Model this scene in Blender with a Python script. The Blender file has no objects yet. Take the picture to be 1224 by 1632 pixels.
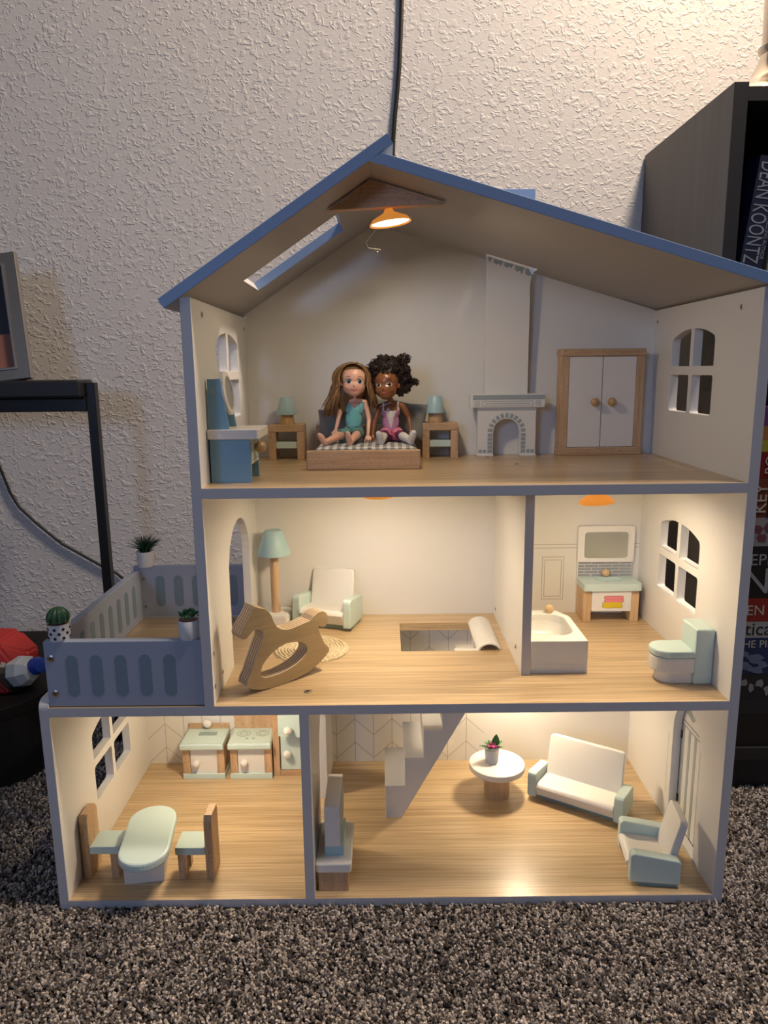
import bpy, bmesh, math, random
from math import pi, sin, cos, radians
from mathutils import Vector, Matrix, noise
from mathutils.bvhtree import BVHTree

random.seed(7)
S = bpy.context.scene
COL = S.collection
RNG = random.Random(11)

# ------------------------------------------------------------------ camera
cam = bpy.data.cameras.new('camera')
cam.sensor_fit = 'HORIZONTAL'
cam.sensor_width = 36.0
cam.lens = 1156.609 / 1224 * 36.0
cam.clip_start = 0.01
co = bpy.data.objects.new('camera', cam)
COL.objects.link(co)
r_ = Vector((0.999938752, -0.000633809, -0.011049502))
u_ = Vector((0.01096704, 0.19106139, 0.98151682))
f_ = Vector((-0.00148904, 0.98157788, -0.19105664))
m3 = Matrix((r_, u_, -f_)).transposed()
co.matrix_world = Matrix.Translation((-0.0018, -0.82836, 0.6833)) @ m3.to_4x4()
S.camera = co

# ------------------------------------------------------------------ world, lights, exposure
w = bpy.data.worlds.new('world')
S.world = w
w.use_nodes = True
bg = w.node_tree.nodes['Background']
bg.inputs[0].default_value = (0.80, 0.80, 0.92, 1)
bg.inputs[1].default_value = 0.085
S.view_settings.view_transform = 'Standard'
S.view_settings.look = 'None'
S.view_settings.exposure = 0.0
S.view_settings.gamma = 1.0
S.view_settings.use_curve_mapping = False


def aim(o, p):
    d = Vector(p) - o.location
    o.rotation_euler = d.to_track_quat('-Z', 'Y').to_euler()


def area(name, loc, target, size, power, col, sy=None, spread=None):
    l = bpy.data.lights.new(name, 'AREA')
    l.energy = power
    l.color = col
    l.size = size
    if sy:
        l.shape = 'RECTANGLE'
        l.size_y = sy
    if spread:
        l.spread = spread
    o = bpy.data.objects.new(name, l)
    COL.objects.link(o)
    o.location = loc
    aim(o, target)
    return o


# daylight from a window behind and to the left of the camera
area('window_daylight', (-1.05, -2.5, 1.25), (0.0, 0.3, 0.55), 0.5, 10.5, (0.38, 0.57, 1.0), 0.5)
# added unseen warm fill, high on the right, like light off the ceiling
area('overhead_warm_fill', (0.80, -0.10, 2.40), (0.1, 0.1, 0.4), 0.30, 44.0, (1.0, 0.82, 0.66), 0.30)


def point(name, loc, power, col, rad):
    l = bpy.data.lights.new(name, 'POINT')
    l.energy = power
    l.color = col
    l.shadow_soft_size = rad
    o = bpy.data.objects.new(name, l)
    COL.objects.link(o)
    o.location = loc
    return o


# bulb of the table lamp standing on the bookcase (its shade is above the frame)
point('table_lamp_bulb', (0.60, 0.38, 1.56), 3.9, (1.0, 0.74, 0.44), 0.05)
WARM = (1.0, 0.80, 0.54)


def disc_light(name, loc, power, rad=0.013):
    l = bpy.data.lights.new(name, 'AREA')
    l.shape = 'DISK'
    l.size = rad * 2
    l.energy = power
    l.color = WARM
    o = bpy.data.objects.new(name, l)
    COL.objects.link(o)
    o.location = loc
    return o


# ------------------------------------------------------------------ materials
def nt(m):
    m.use_nodes = True
    t = m.node_tree
    return t, t.nodes, t.links, t.nodes['Principled BSDF']


def simple(name, col, rough=0.5, bump=0.0, bscale=400, metal=0.0, var=0.0, spec=0.5, coat=0.0):
    m = bpy.data.materials.new(name)
    t, n, l, b = nt(m)
    b.inputs['Base Color'].default_value = (*col, 1)
    b.inputs['Roughness'].default_value = rough
    b.inputs['Metallic'].default_value = metal
    b.inputs['Specular IOR Level'].default_value = spec
    b.inputs['Coat Weight'].default_value = coat
    tc = n.new('ShaderNodeTexCoord')
    ns = n.new('ShaderNodeTexNoise')
    ns.inputs['Scale'].default_value = bscale
    ns.inputs['Detail'].default_value = 3
    l.new(tc.outputs['Object'], ns.inputs['Vector'])
    if var > 0:
        mx = n.new('ShaderNodeMix')
        mx.data_type = 'RGBA'
        mx.inputs[6].default_value = (*[c * (1 - var) for c in col], 1)
        mx.inputs[7].default_value = (*[min(1, c * (1 + var)) for c in col], 1)
        l.new(ns.outputs['Fac'], mx.inputs[0])
        l.new(mx.outputs[2], b.inputs['Base Color'])
    if bump > 0:
        bp = n.new('ShaderNodeBump')
        bp.inputs['Strength'].default_value = bump
        bp.inputs['Distance'].default_value = 0.0004
        l.new(ns.outputs['Fac'], bp.inputs['Height'])
        l.new(bp.outputs['Normal'], b.inputs['Normal'])
    return m


def wood(name, light, dark, axis=0, fine=120, coarse=3.0, rough=0.45, fleck=0.0, streak=None, coat=0.0):
    """grain stretched along one object axis"""
    m = bpy.data.materials.new(name)
    t, n, l, b = nt(m)
    tc = n.new('ShaderNodeTexCoord')
    mp = n.new('ShaderNodeMapping')
    sc = [fine, fine, fine]
    sc[axis] = coarse
    mp.inputs['Scale'].default_value = sc
    l.new(tc.outputs['Object'], mp.inputs['Vector'])
    a = n.new('ShaderNodeTexNoise')
    a.inputs['Scale'].default_value = 1.0
    a.inputs['Detail'].default_value = 4
    a.inputs['Distortion'].default_value = 0.6
    l.new(mp.outputs[0], a.inputs['Vector'])
    cr = n.new('ShaderNodeValToRGB')
    cr.color_ramp.elements[0].position = 0.36
    cr.color_ramp.elements[0].color = (*dark, 1)
    cr.color_ramp.elements[1].position = 0.62
    cr.color_ramp.elements[1].color = (*light, 1)
    l.new(a.outputs['Fac'], cr.inputs[0])
    out = cr.outputs[0]
    # broad tone changes along the board
    mp2 = n.new('ShaderNodeMapping')
    s2 = [min(fine, 300) * 0.16] * 3
    s2[axis] = coarse * 0.5
    mp2.inputs['Scale'].default_value = s2
    l.new(tc.outputs['Object'], mp2.inputs['Vector'])
    c2 = n.new('ShaderNodeTexNoise')
    c2.inputs['Scale'].default_value = 1.0
    c2.inputs['Detail'].default_value = 2
    l.new(mp2.outputs[0], c2.inputs['Vector'])
    mx = n.new('ShaderNodeMix')
    mx.data_type = 'RGBA'
    mx.blend_type = 'MULTIPLY'
    mx.inputs[0].default_value = 1
    cr2 = n.new('ShaderNodeValToRGB')
    cr2.color_ramp.elements[0].position = 0.3
    cr2.color_ramp.elements[0].color = (0.8, 0.78, 0.74, 1)
    cr2.color_ramp.elements[1].position = 0.7
    cr2.color_ramp.elements[1].color = (1, 1, 1, 1)
    l.new(c2.outputs['Fac'], cr2.inputs[0])
    l.new(out, mx.inputs[6])
    l.new(cr2.outputs[0], mx.inputs[7])
    out = mx.outputs[2]
    if fleck > 0:
        mp3 = n.new('ShaderNodeMapping')
        s3 = [900, 900, 900]
        s3[axis] = 260
        mp3.inputs['Scale'].default_value = s3
        l.new(tc.outputs['Object'], mp3.inputs['Vector'])
        v = n.new('ShaderNodeTexNoise')
        v.inputs['Scale'].default_value = 1.0
        v.inputs['Detail'].default_value = 1
        l.new(mp3.outputs[0], v.inputs['Vector'])
        cr3 = n.new('ShaderNodeValToRGB')
        cr3.color_ramp.elements[0].position = 0.60
        cr3.color_ramp.elements[0].color = (1, 1, 1, 1)
        cr3.color_ramp.elements[1].position = 0.70
        cr3.color_ramp.elements[1].color = (1 - fleck, 1 - fleck * 1.1, 1 - fleck * 1.2, 1)
        l.new(v.outputs['Fac'], cr3.inputs[0])
        m2 = n.new('ShaderNodeMix')
        m2.data_type = 'RGBA'
        m2.blend_type = 'MULTIPLY'
        m2.inputs[0].default_value = 1
        l.new(out, m2.inputs[6])
        l.new(cr3.outputs[0], m2.inputs[7])
        out = m2.outputs[2]
    l.new(out, b.inputs['Base Color'])
    b.inputs['Roughness'].default_value = rough
    b.inputs['Coat Weight'].default_value = coat
    b.inputs['Coat Roughness'].default_value = 0.26
    return m


M = {}
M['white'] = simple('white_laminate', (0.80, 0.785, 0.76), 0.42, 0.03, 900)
M['under'] = simple('roof_underside_grey', (0.46, 0.44, 0.43), 0.5, 0.05, 900)  # plain grey below the roof, darker than the white walls
M['edge'] = simple('painted_edge', (0.56, 0.555, 0.58), 0.5, 0.08, 900, var=0.04)
M['roofblue'] = simple('roof_blue_paint', (0.23, 0.34, 0.56), 0.45, 0.1, 800, var=0.08)
M['balc'] = simple('balcony_paint', (0.36, 0.40, 0.50), 0.5, 0.05, 700)
M['slot'] = simple('balcony_slot_paint', (0.20, 0.27, 0.33), 0.5, 0.05, 700)
M['oak'] = wood('oak_floor', (0.72, 0.545, 0.335), (0.49, 0.335, 0.18), 0, 520, 7.0, 0.34, coat=0.35)
M['beech_x'] = wood('beech_x', (0.70, 0.48, 0.30), (0.60, 0.385, 0.225), 0, 300, 14, 0.5, fleck=0.35)
M['beech_z'] = wood('beech_z', (0.70, 0.48, 0.30), (0.60, 0.385, 0.225), 2, 300, 14, 0.5, fleck=0.35)
M['pale_z'] = wood('pale_wood_z', (0.72, 0.50, 0.30), (0.64, 0.43, 0.24), 2, 260, 12, 0.5, fleck=0.12)
M['ball'] = wood('turned_wood', (0.66, 0.44, 0.22), (0.55, 0.35, 0.17), 2, 200, 40, 0.35)
M['mint'] = simple('mint_paint', (0.60, 0.74, 0.71), 0.38, 0.03, 600)
M['vanmint_cool'] = simple('vanity_mint_cool_lit', (0.22, 0.42, 0.60), 0.36, 0.03, 600)  # mint paint, with the blue of cool daylight put into its colour
M['mintblue'] = simple('mint_blue_paint', (0.42, 0.62, 0.66), 0.36, 0.03, 600)
M['mintdark'] = simple('mint_shade_paint', (0.30, 0.40, 0.39), 0.45, 0.03, 600)
M['cream'] = simple('white_paint', (0.84, 0.81, 0.77), 0.4, 0.02, 500)
M['greyprint'] = simple('grey_print', (0.36, 0.41, 0.43), 0.5)
M['lineprint'] = simple('line_print', (0.50, 0.46, 0.42), 0.5)
M['faintprint'] = simple('faint_print', (0.46, 0.44, 0.42), 0.5)
M['black'] = simple('black_metal', (0.010, 0.010, 0.011), 0.35, 0.05, 300)
M['blackwood'] = simple('black_wood', (0.014, 0.014, 0.017), 0.5, 0.25, 160, var=0.25)
M['blackside'] = wood('dark_brown_veneer', (0.095, 0.084, 0.078), (0.080, 0.070, 0.066), 2, 60, 4, 0.45)
M['blackmatte'] = simple('matte_black_top', (0.008, 0.007, 0.007), 0.6, 0.05, 200, spec=0.2)
M['cable'] = simple('black_cable', (0.012, 0.012, 0.012), 0.4)
M['steel'] = simple('steel', (0.55, 0.52, 0.48), 0.28, 0, metal=1.0)
M['screwdark'] = simple('screw_recess', (0.03, 0.03, 0.03), 0.5)
M['nickel'] = simple('brushed_nickel', (0.62, 0.55, 0.46), 0.22, 0.05, 60, metal=1.0)
M['glass'] = simple('mirror_film', (0.66, 0.67, 0.64), 0.32, 0, metal=1.0)
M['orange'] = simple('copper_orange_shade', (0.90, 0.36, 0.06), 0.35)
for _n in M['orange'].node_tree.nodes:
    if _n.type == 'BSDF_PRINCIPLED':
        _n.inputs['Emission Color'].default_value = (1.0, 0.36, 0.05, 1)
        _n.inputs['Emission Strength'].default_value = 0.45  # emission stands in for lamp light shining through the shade
M['leafdark'] = simple('leaf_dark', (0.012, 0.060, 0.028), 0.5, 0.1, 500, var=0.3)
M['leaf'] = simple('leaf_green', (0.05, 0.19, 0.06), 0.45, 0.1, 500, var=0.3)
M['leafpale'] = simple('leaf_pale', (0.20, 0.34, 0.16), 0.5)
M['magenta'] = simple('magenta_petals', (0.30, 0.03, 0.13), 0.45)
M['soil'] = simple('terracotta_soil', (0.30, 0.13, 0.09), 0.8, 0.3, 900)
M['pot'] = simple('pot_white', (0.72, 0.73, 0.76), 0.3, coat=0.3)
M['dot'] = simple('dot_black', (0.012, 0.012, 0.03), 0.4)
M['greycloth'] = simple('grey_cushion_cloth', (0.24, 0.235, 0.22), 0.9, 0.5, 1400, var=0.15)
M['skinA'] = simple('fair_vinyl', (0.80, 0.46, 0.34), 0.38, coat=0.15)
M['skinB'] = simple('brown_vinyl', (0.27, 0.10, 0.035), 0.30, coat=0.25)
M['teal'] = simple('aqua_top_vinyl', (0.20, 0.56, 0.60), 0.2, coat=0.6)
M['tealskirt'] = simple('sea_green_cloth', (0.13, 0.30, 0.28), 0.75, 0.6, 500, var=0.25)
M['lilac'] = simple('lilac_vinyl', (0.58, 0.30, 0.48), 0.3, coat=0.4)
M['pink'] = simple('pink_cloth', (0.72, 0.22, 0.34), 0.7, 0.5, 500, var=0.15)
M['plum'] = simple('plum_cloth', (0.22, 0.05, 0.13), 0.7)
M['offwhite'] = simple('off_white_vinyl', (0.72, 0.68, 0.66), 0.4)
M['hairA'] = simple('honey_brown_hair', (0.20, 0.105, 0.042), 0.38, 0.2, 900, var=0.45)
M['hairA2'] = simple('golden_hair', (0.42, 0.25, 0.11), 0.36, 0.2, 900, var=0.3)
M['hairB'] = simple('black_brown_hair', (0.028, 0.014, 0.011), 0.5, 0.3, 900, var=0.4)
M['eyewhite'] = simple('eye_white', (0.75, 0.73, 0.72), 0.25)
M['irisA'] = simple('iris_grey_blue', (0.08, 0.10, 0.16), 0.25)
M['irisB'] = simple('iris_hazel', (0.16, 0.09, 0.035), 0.25)
M['pupil'] = simple('pupil', (0.006, 0.005, 0.006), 0.2)
M['browA'] = simple('brow_brown', (0.16, 0.06, 0.03), 0.5)
M['browB'] = simple('brow_black', (0.02, 0.008, 0.005), 0.5)
M['lipA'] = simple('lip_pink', (0.60, 0.16, 0.15), 0.3)
M['lipB'] = simple('lip_rose', (0.45, 0.12, 0.11), 0.3)
M['red'] = simple('red_toy', (0.32, 0.014, 0.011), 0.45, 0.15, 60, var=0.1)
M['toywhite'] = simple('toy_white', (0.40, 0.44, 0.46), 0.5)
M['toyblue'] = simple('toy_blue', (0.012, 0.045, 0.30), 0.3)
M['pinktowel'] = simple('pink_print', (0.80, 0.25, 0.28), 0.5)
M['yellow'] = simple('yellow_print', (0.80, 0.60, 0.03), 0.5)
M['inkblack'] = simple('ink', (0.02, 0.015, 0.01), 0.6)
M['basin'] = simple('basin_blue', (0.30, 0.44, 0.50), 0.35)
M['tubwhite'] = simple('tub_white', (0.82, 0.80, 0.75), 0.3, coat=0.2)
M['base'] = simple('carpet_backing', (0.03, 0.026, 0.023), 0.95)
M['brickprint'] = simple('slate_brick_print', (0.32, 0.33, 0.36), 0.5)

# plain emissive lens of the small lamps
m = bpy.data.materials.new('lamp_lens')
t, n, l, b = nt(m)
b.inputs['Base Color'].default_value = (1, 0.9, 0.75, 1)
b.inputs['Emission Color'].default_value = (1, 0.82, 0.56, 1)
b.inputs['Emission Strength'].default_value = 5.0
M['lens'] = m

# plywood: stripes across the thickness (object Y)
m = bpy.data.materials.new('plywood')
t, n, l, b = nt(m)
tc = n.new('ShaderNodeTexCoord')
sx = n.new('ShaderNodeSeparateXYZ')
l.new(tc.outputs['Object'], sx.inputs[0])
mu = n.new('ShaderNodeMath'); mu.operation = 'MULTIPLY'; mu.inputs[1].default_value = 4.5 / 0.022
l.new(sx.outputs['Y'], mu.inputs[0])
fr = n.new('ShaderNodeMath'); fr.operation = 'FRACT'
l.new(mu.outputs[0], fr.inputs[0])
cr = n.new('ShaderNodeValToRGB')
cr.color_ramp.interpolation = 'EASE'
e = cr.color_ramp.elements
e[0].position = 0.35; e[0].color = (0.62, 0.50, 0.36, 1)
e[1].position = 0.55; e[1].color = (0.30, 0.20, 0.12, 1)
e3 = e.new(0.95); e3.color = (0.34, 0.24, 0.15, 1)
l.new(fr.outputs[0], cr.inputs[0])
l.new(cr.outputs[0], b.inputs['Base Color'])
b.inputs['Roughness'].default_value = 0.6
M['plyedge'] = m
M['plyface'] = wood('plywood_face', (0.66, 0.50, 0.27), (0.60, 0.445, 0.235), 0, 160, 10, 0.5)

# gingham quilt
m = bpy.data.materials.new('gingham')
t, n, l, b = nt(m)
tc = n.new('ShaderNodeTexCoord')
sx = n.new('ShaderNodeSeparateXYZ')
l.new(tc.outputs['Object'], sx.inputs[0])
outs = []
for ax in ('X', 'Y'):
    a = n.new('ShaderNodeMath'); a.operation = 'MULTIPLY'; a.inputs[1].default_value = 1 / 0.0105
    l.new(sx.outputs[ax], a.inputs[0])
    f = n.new('ShaderNodeMath'); f.operation = 'FRACT'
    l.new(a.outputs[0], f.inputs[0])
    g = n.new('ShaderNodeMath'); g.operation = 'GREATER_THAN'; g.inputs[1].default_value = 0.5
    l.new(f.outputs[0], g.inputs[0])
    outs.append(g)
ad = n.new('ShaderNodeMath'); ad.operation = 'ADD'
l.new(outs[0].outputs[0], ad.inputs[0]); l.new(outs[1].outputs[0], ad.inputs[1])
dv = n.new('ShaderNodeMath'); dv.operation = 'MULTIPLY'; dv.inputs[1].default_value = 0.5
l.new(ad.outputs[0], dv.inputs[0])
cr = n.new('ShaderNodeValToRGB')
cr.color_ramp.elements[0].color = (0.74, 0.72, 0.70, 1)
cr.color_ramp.elements[1].color = (0.13, 0.13, 0.14, 1)
em = cr.color_ramp.elements.new(0.5); em.color = (0.38, 0.38, 0.39, 1)
l.new(dv.outputs[0], cr.inputs[0])
l.new(cr.outputs[0], b.inputs['Base Color'])
b.inputs['Roughness'].default_value = 0.9
M['gingham'] = m

# woven rug with spiral rows
m = bpy.data.materials.new('woven_jute')
t, n, l, b = nt(m)
tc = n.new('ShaderNodeTexCoord')
ns = n.new('ShaderNodeTexNoise'); ns.inputs['Scale'].default_value = 500
l.new(tc.outputs['Object'], ns.inputs['Vector'])
cr = n.new('ShaderNodeValToRGB')
cr.color_ramp.elements[0].position = 0.35; cr.color_ramp.elements[0].color = (0.52, 0.41, 0.25, 1)
cr.color_ramp.elements[1].position = 0.6; cr.color_ramp.elements[1].color = (0.80, 0.69, 0.49, 1)
l.new(ns.outputs['Fac'], cr.inputs[0]); l.new(cr.outputs[0], b.inputs['Base Color'])
b.inputs['Roughness'].default_value = 0.85
M['jute'] = m

# knock-down textured wall
m = bpy.data.materials.new('textured_wall_paint')
t, n, l, b = nt(m)
b.inputs['Base Color'].default_value = (0.66, 0.63, 0.60, 1)
b.inputs['Roughness'].default_value = 0.55
tc = n.new('ShaderNodeTexCoord')
mp = n.new('ShaderNodeMapping'); mp.inputs['Scale'].default_value = (1, 1, 1.25)
l.new(tc.outputs['Object'], mp.inputs['Vector'])
n1 = n.new('ShaderNodeTexNoise'); n1.inputs['Scale'].default_value = 84; n1.inputs['Detail'].default_value = 2.5
n1.inputs['Distortion'].default_value = 0.9
l.new(mp.outputs[0], n1.inputs['Vector'])
cr = n.new('ShaderNodeValToRGB'); cr.color_ramp.interpolation = 'EASE'
cr.color_ramp.elements[0].position = 0.50; cr.color_ramp.elements[1].position = 0.64
l.new(n1.outputs['Fac'], cr.inputs[0])
n2 = n.new('ShaderNodeTexNoise'); n2.inputs['Scale'].default_value = 160; n2.inputs['Detail'].default_value = 3
l.new(mp.outputs[0], n2.inputs['Vector'])
n3 = n.new('ShaderNodeTexNoise'); n3.inputs['Scale'].default_value = 9; n3.inputs['Detail'].default_value = 2
l.new(mp.outputs[0], n3.inputs['Vector'])
k = n.new('ShaderNodeMath'); k.operation = 'MULTIPLY'; k.inputs[1].default_value = 0.45
l.new(n2.outputs['Fac'], k.inputs[0])
a = n.new('ShaderNodeMath'); a.operation = 'ADD'
l.new(cr.outputs[0], a.inputs[0]); l.new(k.outputs[0], a.inputs[1])
k2 = n.new('ShaderNodeMath'); k2.operation = 'MULTIPLY_ADD'; k2.inputs[1].default_value = 1.0; k2.inputs[2].default_value = 0.15
l.new(n3.outputs['Fac'], k2.inputs[0])
k3 = n.new('ShaderNodeMath'); k3.operation = 'MULTIPLY'
l.new(a.outputs[0], k3.inputs[0]); l.new(k2.outputs[0], k3.inputs[1])
bp = n.new('ShaderNodeBump'); bp.inputs['Strength'].default_value = 0.6; bp.inputs['Distance'].default_value = 0.0020
l.new(k3.outputs[0], bp.inputs['Height']); l.new(bp.outputs['Normal'], b.inputs['Normal'])
M['wall'] = m

# carpet yarn: salt and pepper by tuft
m = bpy.data.materials.new('carpet_yarn')
t, n, l, b = nt(m)
oi = n.new('ShaderNodeObjectInfo')
cr = n.new('ShaderNodeValToRGB')
cr.color_ramp.elements[0].position = 0.0; cr.color_ramp.elements[0].color = (0.06, 0.051, 0.046, 1)
cr.color_ramp.elements[1].position = 1.0; cr.color_ramp.elements[1].color = (0.66, 0.58, 0.52, 1)
for p_, c_ in ((0.3, (0.12, 0.10, 0.09)), (0.55, (0.27, 0.235, 0.21)), (0.8, (0.44, 0.39, 0.35))):
    ee = cr.color_ramp.elements.new(p_); ee.color = (*c_, 1)
l.new(oi.outputs['Random'], cr.inputs[0]); l.new(cr.outputs[0], b.inputs['Base Color'])
b.inputs['Roughness'].default_value = 0.95
b.inputs['Specular IOR Level'].default_value = 0.15
M['yarn'] = m


# ------------------------------------------------------------------ mesh helpers
def link(o, parent=None):
    COL.objects.link(o)
    if parent is not None:
        o.parent = parent
    return o


def obj(name, bm, mat, parent=None, loc=None, rot=None, smooth=False):
    me = bpy.data.meshes.new(name)
    bm.to_mesh(me)
    bm.free()
    mats = mat if isinstance(mat, (list, tuple)) else [mat]
    for q in mats:
        me.materials.append(M[q])
    if smooth:
        for p in me.polygons:
            p.use_smooth = True
        me.set_sharp_from_angle(angle=radians(40))
    o = bpy.data.objects.new(name, me)
    if loc:
        o.location = loc
    if rot:
        o.rotation_euler = rot
    return link(o, parent)


def tag(o, label, cat, group=None, kind=None):
    if label:
        o['label'] = label
    if cat:
        o['category'] = cat
    if group:
        o['group'] = group
    if kind:
        o['kind'] = kind
    return o


def thing(name, label, cat, loc=(0, 0, 0), rz=0.0, group=None, rot=None):
    o = bpy.data.objects.new(name, None)
    o.empty_display_size = 0.02
    o.location = loc
    o.rotation_euler = rot if rot else (0, 0, rz)
    link(o)
    return tag(o, label, cat, group)


def join(*bms):
    a = bms[0]
    for b_ in bms[1:]:
        me = bpy.data.meshes.new('tmp')
        b_.to_mesh(me)
        b_.free()
        a.from_mesh(me)
        bpy.data.meshes.remove(me)
    return a


def box(x0, x1, y0, y1, z0, z1, bev=0.0, seg=2):
    bm = bmesh.new()
    bmesh.ops.create_cube(bm, size=1)
    for v in bm.verts:
        v.co = Vector((x0 + (v.co.x + .5) * (x1 - x0), y0 + (v.co.y + .5) * (y1 - y0), z0 + (v.co.z + .5) * (z1 - z0)))
    if bev > 0:
        bmesh.ops.bevel(bm, geom=list(bm.edges), offset=bev, segments=seg, profile=0.5, affect='EDGES')
    return bm


def xf(bm, mat):
    bmesh.ops.transform(bm, matrix=mat, verts=bm.verts)
    return bm


def lathe(prof, seg=32, c=(0, 0, 0)):
    bm = bmesh.new()
    rings = []
    for r, z in prof:
        if r < 1e-6:
            rings.append([bm.verts.new((c[0], c[1], c[2] + z))])
        else:
            rings.append([bm.verts.new((c[0] + r * cos(2 * pi * i / seg), c[1] + r * sin(2 * pi * i / seg), c[2] + z)) for i in range(seg)])
    for a, b_ in zip(rings, rings[1:]):
        for i in range(seg):
            j = (i + 1) % seg
            if len(a) == 1 and len(b_) == 1:
                continue
            if len(a) == 1:
                bm.faces.new((a[0], b_[j], b_[i]))
            elif len(b_) == 1:
                bm.faces.new((a[i], a[j], b_[0]))
            else:
                bm.faces.new((a[i], a[j], b_[j], b_[i]))
    bmesh.ops.recalc_face_normals(bm, faces=bm.faces)
    return bm


def ball(r, c=(0, 0, 0), sc=(1, 1, 1), u=20, v=14):
    bm = bmesh.new()
    bmesh.ops.create_uvsphere(bm, u_segments=u, v_segments=v, radius=r)
    for q in bm.verts:
        q.co = Vector((q.co.x * sc[0] + c[0], q.co.y * sc[1] + c[1], q.co.z * sc[2] + c[2]))
    return bm


def tube(pts, r, seg=8, taper=None, cap=True):
    pts = [Vector(p) for p in pts]
    bm = bmesh.new()
    rings = []
    up = Vector((0, 0, 1))
    prev = None
    for i, p in enumerate(pts):
        d = (pts[min(i + 1, len(pts) - 1)] - pts[max(i - 1, 0)]).normalized()
        if prev is None:
            a = d.cross(up)
            if a.length < 1e-3:
                a = d.cross(Vector((1, 0, 0)))
            a.normalize()
        else:
            a = (prev - d * prev.dot(d)).normalized()
        prev = a
        b_ = d.cross(a)
        rr = r if taper is None else r * taper[i]
        rings.append([bm.verts.new(p + (a * cos(2 * pi * k / seg) + b_ * sin(2 * pi * k / seg)) * rr) for k in range(seg)])
    for q, s in zip(rings, rings[1:]):
        for k in range(seg):
            j = (k + 1) % seg
            bm.faces.new((q[k], q[j], s[j], s[k]))
    if cap:
        bm.faces.new(rings[0][::-1])
        bm.faces.new(rings[-1])
    bmesh.ops.recalc_face_normals(bm, faces=bm.faces)
    return bm


def plate(outlines, th, bev=0.0, mat=None):
    """2D outlines (first outer, others holes) -> solid of thickness th centred on w=0."""
    cu = bpy.data.curves.new('tmpc', 'CURVE')
    cu.dimensions = '2D'
    cu.fill_mode = 'BOTH'
    cu.extrude = th / 2 - bev
    cu.bevel_depth = bev
    cu.bevel_resolution = 1
    cu.offset = -bev
    for o in outlines:
        s = cu.splines.new('POLY')
        s.points.add(len(o) - 1)
        for i, (x, y) in enumerate(o):
            s.points[i].co = (x, y, 0, 1)
        s.use_cyclic_u = True
    ob = bpy.data.objects.new('tmpc', cu)
    COL.objects.link(ob)
    dg = bpy.context.evaluated_depsgraph_get()
    me = bpy.data.meshes.new_from_object(ob.evaluated_get(dg))
    bpy.data.objects.remove(ob)
    bpy.data.curves.remove(cu)
    bm = bmesh.new()
    bm.from_mesh(me)
    bpy.data.meshes.remove(me)
    for f in bm.faces:
        f.smooth = False
    bmesh.ops.remove_doubles(bm, verts=bm.verts, dist=1e-6)
    bmesh.ops.recalc_face_normals(bm, faces=bm.faces)
    if mat is not None:
        xf(bm, mat)
    return bm


XZ = Matrix(((1, 0, 0, 0), (0, 0, -1, 0), (0, 1, 0, 0), (0, 0, 0, 1)))   # (u,v,w)->(u,-w,v)
YZ = Matrix(((0, 0, 1, 0), (1, 0, 0, 0), (0, 1, 0, 0), (0, 0, 0, 1)))    # (u,v,w)->(w,u,v)


def T(x, y, z):
    return Matrix.Translation((x, y, z))


def Rz(a):
    return Matrix.Rotation(a, 4, 'Z')


def Rx(a):
    return Matrix.Rotation(a, 4, 'X')


def Ry(a):
    return Matrix.Rotation(a, 4, 'Y')


def rrect(x0, x1, y0, y1, r, n=5, rs=None):
    rs = rs or (r, r, r, r)
    pts = []
    for (cx, cy, a0, q) in ((x1, y0, -90, rs[0]), (x1, y1, 0, rs[1]), (x0, y1, 90, rs[2]), (x0, y0, 180, rs[3])):
        sx = -1 if cx == x1 else 1
        sy = 1 if cy == y0 else -1
        ox, oy = cx + sx * q, cy + sy * q
        if q < 1e-6:
            pts.append((cx, cy))
            continue
        for i in range(n + 1):
            a = radians(a0 + 90 * i / n)
            pts.append((ox + q * cos(a), oy + q * sin(a)))
    return pts


def arch(x0, x1, y0, ys, yt, n=14):
    """door outline: straight sides to ys, half-ellipse to yt"""
    c = (x0 + x1) / 2
    a = (x1 - x0) / 2
    p = [(x0, y0), (x1, y0)]
    for i in range(n + 1):
        t = pi * i / n
        p.append((c + a * cos(t), ys + (yt - ys) * sin(t)))
    return p


def setmats(o, fn):
    for p in o.data.polygons:
        p.material_index = fn(p.normal, p.center)


def text(name, s, size, mat, parent, loc, rot=(pi / 2, 0, 0), ext=0.0001, sx=1.0, align='LEFT', shear=0):
    cu = bpy.data.curves.new('tmpt', 'FONT')
    cu.body = s
    cu.size = size
    cu.extrude = ext
    cu.align_x = align
    cu.shear = shear
    ob = bpy.data.objects.new('tmpt', cu)
    COL.objects.link(ob)
    dg = bpy.context.evaluated_depsgraph_get()
    me = bpy.data.meshes.new_from_object(ob.evaluated_get(dg))
    bpy.data.objects.remove(ob)
    bpy.data.curves.remove(cu)
    me.materials.clear()
    me.materials.append(M[mat])
    for v in me.vertices:
        v.co.x *= sx
    o = bpy.data.objects.new(name, me)
    o.location = loc
    o.rotation_euler = rot
    return link(o, parent)


def dup(root, loc=None, rz=None, label=None):
    r = root.copy()
    COL.objects.link(r)
    if loc:
        r.location = loc
    if rz is not None:
        r.rotation_euler = (0, 0, rz)
    if label:
        r['label'] = label
    for ch in list(root.children):
        c = ch.copy()
        COL.objects.link(c)
        c.parent = r
        for g in ch.children:
            d = g.copy()
            COL.objects.link(d)
            d.parent = c
    return r


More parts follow.
